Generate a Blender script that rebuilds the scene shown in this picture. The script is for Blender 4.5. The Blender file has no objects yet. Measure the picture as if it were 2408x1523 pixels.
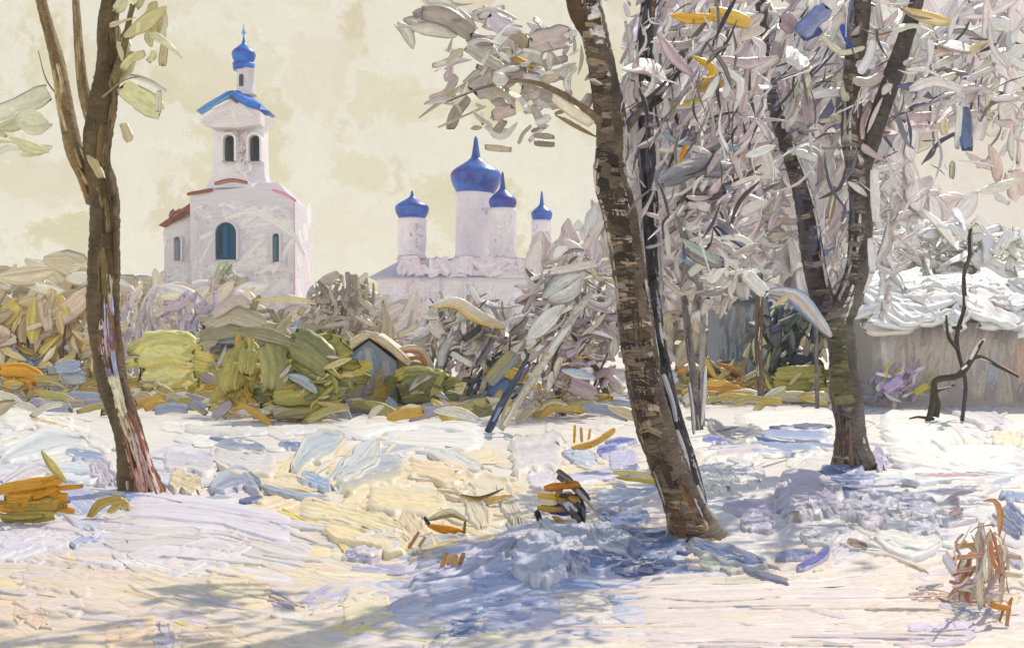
import bpy, math, random
import numpy as np
from mathutils import Vector
random.seed(7)
rng = np.random.default_rng(7)
scene = bpy.context.scene
col = scene.collection

# ------------------------------------------------------------------ camera, sky, sun
F, CX, HY, EYE = 2582.0, 1204.0, 800.0, 1.7       # focal length, centre, horizon on a 2408 px wide picture; eye height
cam_d = bpy.data.cameras.new("camera"); cam = bpy.data.objects.new("camera", cam_d); col.objects.link(cam)
cam.location = (0, 0, EYE); cam.rotation_euler = (math.pi / 2, 0, 0)
cam_d.sensor_width = 36; cam_d.lens = 36 * F / 2408
cam_d.shift_y = (HY - 761.5) / 2408
cam_d.clip_end = 6000
scene.camera = cam
SUN_AZ, SUN_EL = math.radians(31), math.radians(47)   # azimuth right of the viewing direction

scene.view_settings.view_transform = 'Standard'; scene.view_settings.look = 'None'
scene.view_settings.exposure = 0; scene.view_settings.gamma = 1
scene.cycles.max_bounces = 6; scene.cycles.use_denoising = True
try: scene.cycles.denoiser = 'OPENIMAGEDENOISE'
except Exception: pass

def lin(h):
    c = [int(h[i:i + 2], 16) / 255 for i in (0, 2, 4)]
    return np.array([x / 12.92 if x <= .04045 else ((x + .055) / 1.055) ** 2.4 for x in c])

class NT:
    def __init__(s, tree): s.t = tree; s.l = tree.links
    def n(s, kind, **kw):
        nd = s.t.nodes.new(kind)
        ins = kw.pop('ins', {})
        for k, v in kw.items(): setattr(nd, k, v)
        for k, v in ins.items():
            if isinstance(v, bpy.types.NodeSocket): s.l.new(v, nd.inputs[k])
            else: nd.inputs[k].default_value = v
        return nd
    def math(s, op, a, b=0.0, c=None):
        ins = {0: a, 1: b}
        if c is not None: ins[2] = c
        return s.n('ShaderNodeMath', operation=op, ins=ins).outputs[0]
    def mix(s, f, a, b, mode='MIX'):
        return s.n('ShaderNodeMix', data_type='RGBA', blend_type=mode, ins={0: f, 6: a, 7: b}).outputs[2]
    def ramp(s, f, stops):
        r = s.n('ShaderNodeValToRGB', ins={0: f}); e = r.color_ramp.elements
        while len(e) < len(stops): e.new(.5)
        for el, (p, c) in zip(e, stops): el.position = p; el.color = c
        return r.outputs[0]

def rgba(h, k=1.0): return tuple(lin(h) * k) + (1,)

world = bpy.data.worlds.new("World"); scene.world = world; world.use_nodes = True
wt = world.node_tree; wt.nodes.clear(); W = NT(wt)
sky = W.n('ShaderNodeTexSky', sky_type='NISHITA', sun_disc=False, sun_elevation=SUN_EL, sun_rotation=SUN_AZ, air_density=1.2, dust_density=.6, ozone_density=2.5)
bg_sky = W.n('ShaderNodeBackground', ins={0: sky.outputs[0], 1: .15})
tc = W.n('ShaderNodeTexCoord').outputs['Generated']
sep = W.n('ShaderNodeSeparateXYZ', ins={0: tc})
warp = W.n('ShaderNodeTexNoise', ins={'Vector': tc, 'Scale': 9.0, 'Detail': 2.0})
wv = W.n('ShaderNodeVectorMath', operation='MULTIPLY_ADD', ins={0: warp.outputs['Color'], 1: (.10, .10, .10), 2: tc}).outputs[0]
warp2 = W.n('ShaderNodeTexNoise', ins={'Vector': tc, 'Scale': 70.0, 'Detail': 4.0, 'Roughness': .7})
wv2 = W.n('ShaderNodeVectorMath', operation='MULTIPLY_ADD', ins={0: warp2.outputs['Color'], 1: (.05, .05, .05), 2: wv}).outputs[0]
vor = W.n('ShaderNodeTexVoronoi', feature='SMOOTH_F1', ins={'Vector': wv2, 'Scale': 19.0, 'Randomness': 1.0, 'Smoothness': .5})
vr = W.n('ShaderNodeSeparateColor', ins={0: vor.outputs['Color']})
big = W.n('ShaderNodeTexNoise', ins={'Vector': tc, 'Scale': 7.0, 'Detail': 3.0, 'Roughness': .6})
stm = W.n('ShaderNodeMapping', ins={0: wv2, 2: (0, .35, .4), 3: (45, 45, 210)})
stn = W.n('ShaderNodeTexNoise', ins={'Vector': stm.outputs[0], 'Scale': 1.0, 'Detail': 3.0, 'Roughness': .65})
c0 = W.ramp(big.outputs[0], [(.28, rgba('d6ccc0')), (.42, rgba('e3dcca')), (.56, rgba('e7e3d3')), (.74, rgba('d8d3b2'))])
c1 = W.ramp(vr.outputs[0], [(.0, rgba('c6bd84')), (.18, rgba('d8d0aa')), (.4, rgba('e9e4d2')), (.7, rgba('e8e1d0')), (.84, rgba('e0d6bc')), (1.0, rgba('d0c29c'))])
c2 = W.mix(.72, c0, c1)
# the warm pink bank to the right, olive to the left
rx = W.n('ShaderNodeMapRange', ins={0: sep.outputs[0], 1: .02, 2: .30, 3: 0.0, 4: .60}).outputs[0]
c3 = W.mix(rx, c2, rgba('e2d8d2'))
st = W.n('ShaderNodeMapRange', ins={0: stn.outputs[0], 1: .3, 2: .7, 3: .95, 4: 1.045}).outputs[0]
c4 = W.mix(1.0, c3, W.n('ShaderNodeCombineColor', ins={0: st, 1: st, 2: st}).outputs[0], 'MULTIPLY')
back = W.n('ShaderNodeMapRange', ins={0: sep.outputs[1], 1: .3, 2: -.5, 3: 1.0, 4: 2.0}).outputs[0]  # sky behind the camera brightened, added fill for camera-facing sides
bg_cl = W.n('ShaderNodeBackground', ins={0: c4, 1: back})
el = W.n('ShaderNodeMapRange', ins={0: sep.outputs[2], 1: .34, 2: .60, 3: 0.0, 4: 1.0}).outputs[0]
ms = W.n('ShaderNodeMixShader', ins={0: el, 1: bg_cl.outputs[0], 2: bg_sky.outputs[0]})
W.n('ShaderNodeOutputWorld', ins={0: ms.outputs[0]})

sd = bpy.data.lights.new("sun", 'SUN'); so = bpy.data.objects.new("sun", sd); col.objects.link(so)
sd.energy = 3.3; sd.angle = math.radians(.6); sd.color = (1, .89, .72)
to_sun = Vector((math.sin(SUN_AZ) * math.cos(SUN_EL), math.cos(SUN_AZ) * math.cos(SUN_EL), math.sin(SUN_EL)))
so.rotation_euler = to_sun.to_track_quat('Z', 'Y').to_euler(); so.location = (30, 30, 40)

# ------------------------------------------------------------------ geometry helpers
def at(px, py, D): return np.array([(px - CX) / F * D, D, EYE + (HY - py) / F * D])
def dist_of(py): return EYE * F / (py - HY)           # distance of the ground point seen at row py
EYEV = np.array([0, 0, EYE])

def cat(pts, n):
    """Catmull-Rom through pts (k x d), n samples, even in arc length."""
    p = np.asarray(pts, float)
    if len(p) == 2:
        t = np.linspace(0, 1, n)[:, None]; return p[0] * (1 - t) + p[1] * t
    q = np.vstack([2 * p[0] - p[1], p, 2 * p[-1] - p[-2]]); out = []
    for i in range(1, len(q) - 2):
        t = np.linspace(0, 1, 12, endpoint=False)[:, None]
        a, b, c, d = q[i - 1], q[i], q[i + 1], q[i + 2]
        out.append(.5 * (2 * b + (c - a) * t + (2 * a - 5 * b + 4 * c - d) * t ** 2 + (3 * b - a - 3 * c + d) * t ** 3))
    out = np.vstack(out + [p[-1:]])
    s = np.r_[0, np.cumsum(np.linalg.norm(np.diff(out[:, :2], axis=0), axis=1))]
    u = np.linspace(0, s[-1], n)
    return np.stack([np.interp(u, s, out[:, k]) for k in range(out.shape[1])], 1)

class Acc:
    """Collects vertices, faces, colours and stroke coordinates and links them as ONE mesh object."""
    def __init__(s): s.v = []; s.f = []; s.c = []; s.u = []; s.n = 0
    def add(s, V, Fc, C, U):
        s.v.append(np.asarray(V, float).reshape(-1, 3)); s.c.append(np.asarray(C, float).reshape(-1, 3)); s.u.append(np.asarray(U, float).reshape(-1, 3))
        s.f += [tuple(i + s.n for i in f) for f in Fc]; s.n += len(s.v[-1])
    def build(s, name, mat, parent=None, smooth=True):
        me = bpy.data.meshes.new(name); V = np.vstack(s.v); org = np.zeros(3)
        q = parent
        while q is not None: org = org + np.array(q.location); q = q.parent
        me.from_pydata((V - org).tolist(), [], s.f)
        a = me.attributes.new('tint', 'FLOAT_COLOR', 'POINT'); C = np.vstack(s.c)
        a.data.foreach_set('color', np.hstack([C, np.ones((len(C), 1))]).astype(np.float32).ravel())
        b = me.attributes.new('stroke', 'FLOAT_VECTOR', 'POINT'); b.data.foreach_set('vector', np.vstack(s.u).astype(np.float32).ravel())
        me.materials.append(mat)
        if smooth: me.polygons.foreach_set('use_smooth', [True] * len(me.polygons))
        me.update()
        o = bpy.data.objects.new(name, me); col.objects.link(o)
        if parent is not None: o.parent = parent
        return o

def tag(o, label=None, cat_=None, group=None, kind=None):
    if label: o['label'] = label
    if cat_: o['category'] = cat_
    if group: o['group'] = group
    if kind: o['kind'] = kind
    return o
def empty(name, loc, label, cat_, group=None):
    o = bpy.data.objects.new(name, None); col.objects.link(o); o.location = Vector(loc); o.empty_display_size = .2
    bpy.context.view_layer.update()
    return tag(o, label, cat_, group)

def cols(spec, k):
    cs = [np.clip(lin(c) * k, 0.004, .90) for c in spec.split()]
    return cs if len(cs) > 1 else [cs[0], cs[0]]

def stroke(acc, pts, w, spec, p0, nrm, th=.02, nl=8, nw=7, shape='flat', k=1.0, rag=.25, streak=.14, bottom=True, lift=0.0, colvar=.05, rim=0.0, wrap=None, bulge=0.0, melt=None, wob=.06, skirt=0.0, build=.45):
    """One thick dab: a path on the picture is carried by sight lines onto the plane (p0, nrm) and given its own thickness there."""
    C = cat(pts, nl); T = np.gradient(C, axis=0); T /= np.linalg.norm(T, axis=1)[:, None] + 1e-9
    N = np.stack([-T[:, 1], T[:, 0]], 1)
    t = np.linspace(0, 1, nl); v = np.linspace(-1, 1, nw)
    if shape == 'flat': prof = np.minimum(1, .72 + 1.6 * np.minimum(t, 1 - t))
    elif shape == 'leaf': prof = np.sin(np.pi * (.04 + .92 * t)) ** .8
    elif shape == 'tail': prof = (1 - t * .85) * np.minimum(1, .6 + 4 * t)
    else: prof = np.ones(nl)
    prof = prof * (1 + np.convolve(np.r_[0, rng.normal(0, wob * 1.5, nl), 0], [.3, .4, .3], 'valid')); hw = w * .5 * prof
    P = C[:, None, :] + N[:, None, :] * (hw[:, None] * v[None, :])[..., None]
    if rag > 0 and shape != 'leaf':
        sm = lambda a: np.convolve(np.r_[a[0], a, a[-1]], [.3, .4, .3], 'valid')
        r0, r1 = sm(rng.uniform(-rag, rag, nw)) * w, sm(rng.uniform(-rag, rag * 1.3, nw)) * w
        e0, e1 = np.clip(1 - t * 4, 0, 1), np.clip(1 - (1 - t) * 4, 0, 1)
        P += T[:, None, :] * (e0[:, None] * r0[None] + e1[:, None] * r1[None])[..., None]
    P += rng.normal(0, w * .012, P.shape)
    ray = np.stack([(P[..., 0] - CX) / F, np.ones(P.shape[:2]), (HY - P[..., 1]) / F], -1)
    den = ray @ nrm; s = ((p0 - EYEV) @ nrm) / den
    X = EYEV + ray * s[..., None]
    if wrap is not None: X, n2w = wrap(P, ray)
    g = rng.uniform(-1, 1, nw); g2 = rng.normal(0, .12, (nl, nw))
    edge = np.exp(-((np.abs(v) - .80) / .16) ** 2)
    h = .45 + .30 * g[None] + .50 * edge[None] + g2 + build * np.exp(-((t - .93) / .08) ** 2)[:, None]
    h = np.clip(h, .12, None)
    h[:, 0] = h[:, -1] = 0.0
    if nl > 4: h[0] *= .3; h[-1] *= .35
    if skirt: h[0] = h[-1] = 0; h[:, 0] = h[:, -1] = -skirt / th; h[0] -= skirt / th; h[-1] -= skirt / th; h[0, [0, -1]] = h[-1, [0, -1]] = -skirt / th
    n2 = nrm if nrm @ (EYEV - p0) > 0 else -nrm
    if wrap is not None: n2 = n2w
    X = X + n2 * (th * h + lift + bulge * (1 - v[None] ** 2) * (4 * t * (1 - t))[:, None] ** .5)[..., None]
    c = cols(spec, k)
    f = np.clip(.5 + .5 * v[None] + rng.normal(0, .22, nw)[None] + rng.normal(0, .05, (nl, nw)), 0, 1) * (len(c) - 1)
    ca = np.array(c); i0 = np.clip(f.astype(int), 0, len(c) - 2); fr = (f - i0)[..., None]
    CC = ca[i0] * (1 - fr) + ca[i0 + 1] * fr
    CC = CC * (1 + streak * g[None, :, None] + rng.normal(0, colvar, (nl, nw, 1)))
    if melt is not None:
        mk = np.clip(np.maximum(np.abs(v)[None] ** 3, (np.abs(2 * t - 1) ** 4)[:, None]) * .6 + rng.normal(0, .10, nw)[None] * .7, 0, .6)[..., None]; CC = CC * (1 - mk) + melt * mk
    if rim: CC = CC * (1 - rim * edge[None, :, None]) + .84 * rim * edge[None, :, None]  # paints a pale highlight along the ridged edge
    CC = np.clip(CC, .003, .9)
    Lm = np.linalg.norm(X[-1, nw // 2] - X[0, nw // 2]) + 1e-3; Wm = np.linalg.norm(X[nl // 2, -1] - X[nl // 2, 0]) + 1e-3
    U = np.zeros((nl, nw, 3)); U[..., 0] = (t * min(6, Lm / Wm))[:, None]; U[..., 1] = v[None]; U[..., 2] = rng.uniform(0, 50)
    fc = []
    for i in range(nl - 1):
        for j in range(nw - 1):
            a = i * nw + j; fc.append((a, a + 1, a + nw + 1, a + nw))
    if bottom:
        for i in range(nl - 1): fc.append((i * nw, (i + 1) * nw, (i + 1) * nw + nw - 1, i * nw + nw - 1))
        fc.append(tuple(range(nw))); fc.append(tuple((nl - 1) * nw + j for j in reversed(range(nw))))
    acc.add(X, fc, CC, U)

def tilted(s=.45, up=.34):
    n = np.array([rng.normal(.12, s), -1.0, rng.normal(up, s)]); return n / np.linalg.norm(n)
def P2(s): return [tuple(float(q) for q in w.split(',')) for w in s.split()]
KF = 1.25          # leaf pigment relative to the seen colour
def leafs(acc, rows, D, jit=.5, k=KF, th=.12, tilt=.35):
    """Hand placed strokes at distance D: (path, width, colours[, shape])."""
    for r in rows:
        pts = P2(r[0]); m = np.mean(pts, axis=0); d = D + rng.uniform(-jit, jit)
        stroke(acc, pts, r[1], r[2], at(m[0], m[1], d), tilted(tilt), th=r[1] / F * d * th, nl=10, nw=8, shape=r[3] if len(r) > 3 else 'flat', k=k)
def wash(acc, cx, cy, rx, ry, n, pal, D, ang=60, k=None):
    """Broad soft strokes deep inside a crown, behind its finer dabs."""
    fill(acc, cx, cy, rx, ry, n, pal, (22, 46), (60, 130), ang, 35, D, .4, k=k or KF, shape='flat', th=.04, tilt=.2, nl=8, nw=10, uni=True)
def fill(acc, cx, cy, rx, ry, n, pal, w, L, ang, sd, D, jit=.8, k=KF, shape=None, th=.11, tilt=.36, curve=.2, nl=7, nw=6, uni=False, streak=.2, up=.34):
    """Random strokes through an ellipsoid of foliage; pal is a list of colour specs."""
    for _ in range(n):
        r = rng.uniform(0, 1) ** (.5 if uni else .62); a = rng.uniform(0, 2 * math.pi)
        x, y = cx + rx * r * math.cos(a), cy + ry * r * math.sin(a)
        z_ = float(np.clip(rng.normal(0, .3), -.6, .45)); l = rng.uniform(*L) * math.exp(z_); ww = rng.uniform(*w) * math.exp(z_ + np.clip(rng.normal(0, .2), -.4, .3)); q = math.radians(rng.normal(ang, sd)); b = rng.normal(0, curve) * l
        dx, dy = math.cos(q) * l / 2, -math.sin(q) * l / 2
        pts = [(x - dx, y - dy), (x + b * math.sin(q) * .5, y + b * math.cos(q) * .5), (x + dx, y + dy)]
        d = D + rng.uniform(-jit, jit)
        sp = pal[rng.integers(len(pal))]
        stroke(acc, pts, ww, sp, at(x, y, d), tilted(tilt, up), th=ww / F * d * th, nl=nl, nw=nw, shape=shape or ('leaf', 'tail', 'flat')[int(np.searchsorted([.42, .76], rng.uniform()))], k=k, streak=streak)
def twigs(acc, rows, D, spec='4a4440 6a625c', jit=.3, k=1.0):
    for s, w0, w1 in rows: tube(acc, [(x, y, w0 + (w1 - w0) * i / (len(P2(s)) - 1)) for i, (x, y) in enumerate(P2(s))], D + rng.uniform(-jit, jit), spec, k=k, ns=8, step=12)

def tube(acc, pts, D, spec, k=1.0, ns=18, step=7, rough=.10, lean=0.0):
    """Tapered trunk or limb: pts are (px, py, width px); lean shifts distance per sample."""
    p = np.asarray(pts, float); n = max(4, int(np.sum(np.linalg.norm(np.diff(p[:, :2], axis=0), axis=1)) / step))
    q = cat(p, n); c = cols(spec, k); V = []; CC = []; U = []
    cen = np.array([at(x, y, D + lean * i / n) for i, (x, y, w) in enumerate(q)]); rad = q[:, 2] / 2 / F * D
    T = np.gradient(cen, axis=0); T /= np.linalg.norm(T, axis=1)[:, None] + 1e-9
    ph = rng.uniform(0, 6.28, 4)
    for i in range(n):
        s1 = np.cross(T[i], [0, 1, 0]); s1 /= np.linalg.norm(s1) + 1e-9; s2 = np.cross(s1, T[i])
        for j in range(ns):
            a = 2 * math.pi * j / ns
            rr = rad[i] * (1 + rough * (.5 * math.sin(3 * a + ph[0] + i * .11) + .5 * math.sin(5 * a + ph[1] - i * .23)) + rng.normal(0, rough * .25))
            V.append(cen[i] + rr * (math.cos(a) * s1 + math.sin(a) * s2))
            f = .5 + .5 * math.sin(2 * a + ph[2] + i * .3) * math.sin(i * .17 + ph[3]); CC.append((c[0] * (1 - f) + c[-1] * f) * (1 + rng.normal(0, .10)))
            U.append((a * 1.0, i * .25, ph[0]))
    fc = [(i * ns + j, i * ns + (j + 1) % ns, (i + 1) * ns + (j + 1) % ns, (i + 1) * ns + j) for i in range(n - 1) for j in range(ns)]
    fc += [tuple(reversed(range(ns))), tuple((n - 1) * ns + j for j in range(ns))]
    acc.add(V, fc, np.clip(CC, .003, .9), U)
    return q

def wrapper(pts, D):
    """Carries stroke points onto the near side of a trunk given by (px, py, width)."""
    q = cat(np.asarray(pts, float), 300); o = np.argsort(q[:, 1]); ys, xs_, ws = q[o, 1], q[o, 0], q[o, 2]
    def f(P, ray):
        x = np.interp(P[..., 1], ys, xs_); r = np.interp(P[..., 1], ys, ws) / 2
        sn = np.clip((P[..., 0] - x) / r, -.985, .985); c_ = np.sqrt(1 - sn * sn)
        X = EYEV + ray * (D - r / F * D * c_ * 1.0)[..., None]
        X[..., 0] += (np.clip(P[..., 0], x - r * .985, x + r * .985) - P[..., 0]) / F * D
        return X, np.stack([sn, -c_, np.zeros_like(sn)], -1)
    return f
def bark(acc, pts, D, n, pal, across=True, wr=(9, 24), lr=(.4, .95), vr=(-.48, .48), k=1.42, t0=0.0, t1=1.0, th=.06):
    """Short thick strokes laid on the bark of a trunk."""
    q = cat(np.asarray(pts, float), 300); wf = wrapper(pts, D); m1 = np.array([1.0, 0])
    seg = np.linalg.norm(q[-1, :2] - q[0, :2]) / 299
    for _ in range(n):
        i = int(np.clip(rng.uniform(t0, t1) * 299, 0, 299)); x, y, w = q[i]; v = rng.uniform(*vr); ww = rng.uniform(*wr) * min(1, w / 45)
        if across:
            l = rng.uniform(*lr) * w; sl = rng.normal(0, .18)
            p = [(x + v * w - l / 2, y + sl * l * .5), (x + v * w, y + rng.normal(0, .06) * l), (x + v * w + l / 2, y - sl * l * .5)]
        else:
            ww *= .45 + .55 * math.sqrt(max(0, 1 - 4 * v * v)); l = min(110, rng.uniform(*lr) * w * 2.4); di = max(2, int(l / 2 / seg)); dv = rng.normal(0, .05)
            p = [(q[j, 0] + np.clip(v + e * dv, -.49, .49) * q[j, 2], q[j, 1]) for j, e in ((max(0, i - di), -1), (i, 0), (min(299, i + di), 1))]
            if abs(p[0][1] - p[2][1]) < 3: continue
        ctr = np.mean(p, axis=0)
        stroke(acc, p, ww, pal[rng.integers(len(pal))], at(ctr[0], ctr[1], D), np.array([0, -1.0, 0]), th=.003 + ww / F * D * th, nl=8, nw=7, k=k, wrap=wf, lift=.002, streak=.2)

# ------------------------------------------------------------------ materials
def paint(name, bump=.5, rough=.42, spec=.4, streak=.16, mottle=.1):
    m = bpy.data.materials.new(name); m.use_nodes = True; t = m.node_tree; t.nodes.clear(); N = NT(t)
    a = N.n('ShaderNodeAttribute', attribute_name='tint'); u = N.n('ShaderNodeAttribute', attribute_name='stroke')
    mp = N.n('ShaderNodeMapping', ins={0: u.outputs['Vector'], 3: (1.6, 9, 3)})
    n1 = N.n('ShaderNodeTexNoise', ins={'Vector': mp.outputs[0], 'Scale': 1.0, 'Detail': 4.0, 'Roughness': .6})
    geo = N.n('ShaderNodeTexCoord')
    n2 = N.n('ShaderNodeTexNoise', ins={'Vector': geo.outputs['Object'], 'Scale': 14.0, 'Detail': 4.0, 'Roughness': .7})
    f = N.n('ShaderNodeMapRange', ins={0: n1.outputs[0], 1: .3, 2: .7, 3: 1 - streak, 4: 1 + streak}).outputs[0]
    g = N.n('ShaderNodeMapRange', ins={0: n2.outputs[0], 1: .3, 2: .7, 3: 1 - mottle, 4: 1 + mottle}).outputs[0]
    fg = N.math('MULTIPLY', f, g)
    c = N.mix(1.0, a.outputs['Color'], N.n('ShaderNodeCombineColor', ins={0: fg, 1: fg, 2: fg}).outputs[0], 'MULTIPLY')
    hh = N.math('ADD', n1.outputs[0], N.math('MULTIPLY', n2.outputs[0], .35))
    b = N.n('ShaderNodeBump', ins={'Strength': bump, 'Distance': .02, 'Height': hh})
    p = N.n('ShaderNodeBsdfPrincipled', ins={'Base Color': c, 'Roughness': rough, 'Normal': b.outputs[0], 'Specular IOR Level': spec})
    N.n('ShaderNodeOutputMaterial', ins={0: p.outputs[0]})
    return m
M_LEAF = paint('leaf_paint'); M_SNOW = paint('snow_paint', bump=.45, rough=.5, spec=.3, streak=.07, mottle=.04)
M_BARK = paint('bark_paint', bump=.8, rough=.6, spec=.25, streak=.28, mottle=.22); M_WALL = paint('plaster_paint', bump=.6, rough=.7, spec=.2, streak=.08, mottle=.10)
M_DOME = paint('dome_paint', bump=.5, rough=.38, spec=.5, streak=.25, mottle=.25)

# ------------------------------------------------------------------ ground
UP = np.array([0, 0, 1.0])
def ground_col(x, y):
    """Snow colour by place, shade before the middle tree painted in: white far band, cream middle, peach and lavender foreground."""
    if y < 1060: return ['f3f1e8', 'efece4', 'e6e3de', 'ece6d8', 'e4e4ea']
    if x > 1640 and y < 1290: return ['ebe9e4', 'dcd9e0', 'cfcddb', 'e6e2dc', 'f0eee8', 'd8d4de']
    if 950 < x < 1640 and y > 1260 and y < 1470: return ['c9cbdf', 'd4d2e2', 'bcc4dc', 'dad6e0']  # bluish tints paint the middle tree's shade into the snow
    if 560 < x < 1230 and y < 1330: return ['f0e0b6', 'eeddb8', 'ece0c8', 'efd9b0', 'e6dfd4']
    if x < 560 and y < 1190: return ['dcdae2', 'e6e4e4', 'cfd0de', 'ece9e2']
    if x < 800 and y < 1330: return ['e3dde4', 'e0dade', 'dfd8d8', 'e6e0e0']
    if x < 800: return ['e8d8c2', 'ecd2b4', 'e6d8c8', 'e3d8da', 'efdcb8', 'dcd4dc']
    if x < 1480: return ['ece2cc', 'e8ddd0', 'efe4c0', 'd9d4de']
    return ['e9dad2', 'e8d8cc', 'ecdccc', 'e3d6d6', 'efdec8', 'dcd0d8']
KG = .93
ga = Acc()
xs = np.r_[-340, -120, -40, np.linspace(-14, 14, 40), 40, 120, 340]; ys = np.r_[-60, -20, np.linspace(1, 34, 60), 60, 150, 260, 420]
gv = [(x, y, -.004 - .012 * rng.uniform()) for y in ys for x in xs]; nx = len(xs)
gc = [np.clip(lin('ece6dc') * KG * (1 + rng.normal(0, .03)), 0, .9) for _ in gv]
ga.add(gv, [(i * nx + j, i * nx + j + 1, (i + 1) * nx + j + 1, (i + 1) * nx + j) for i in range(len(ys) - 1) for j in range(nx - 1)], gc, [(x * .8, y * .3, 0) for x, y, z in gv])
tag(ga.build('snow_ground', M_SNOW), kind='structure')

sa = Acc(); layer = [0.0]
def snow(s, w, spec, shape='flat', k=KG, th=1.0, nl=14, nw=13, rim=0.0, melt=None, wob=.06):
    pts = P2(s) if isinstance(s, str) else s; y = np.mean([p[1] for p in pts]); D = dist_of(max(y, 870))
    stroke(sa, pts, w, spec, np.array([0, 0, layer[0]]), UP, th=(.012 + .00045 * w * min(1.2, D / 9)) * th, nl=nl, nw=nw, shape=shape, k=k, streak=.10, colvar=.03, bottom=False, rag=.16, build=.12, rim=rim, melt=melt, wob=wob, skirt=layer[0] + .004)
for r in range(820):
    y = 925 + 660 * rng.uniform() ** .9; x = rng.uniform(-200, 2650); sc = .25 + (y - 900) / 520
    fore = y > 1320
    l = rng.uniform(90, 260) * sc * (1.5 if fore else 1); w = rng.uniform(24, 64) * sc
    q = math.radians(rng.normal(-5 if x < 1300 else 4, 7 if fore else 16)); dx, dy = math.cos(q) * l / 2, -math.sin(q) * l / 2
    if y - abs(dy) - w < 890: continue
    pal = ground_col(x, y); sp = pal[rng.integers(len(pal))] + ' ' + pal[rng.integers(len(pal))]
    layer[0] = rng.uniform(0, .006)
    snow([(x - dx, y - dy), (x, y + rng.normal(0, .06) * l), (x + dx, y + dy)], w, sp, th=.62 if not fore else .34, melt=np.clip(lin(pal[0]) * KG, 0, .9))
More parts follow.
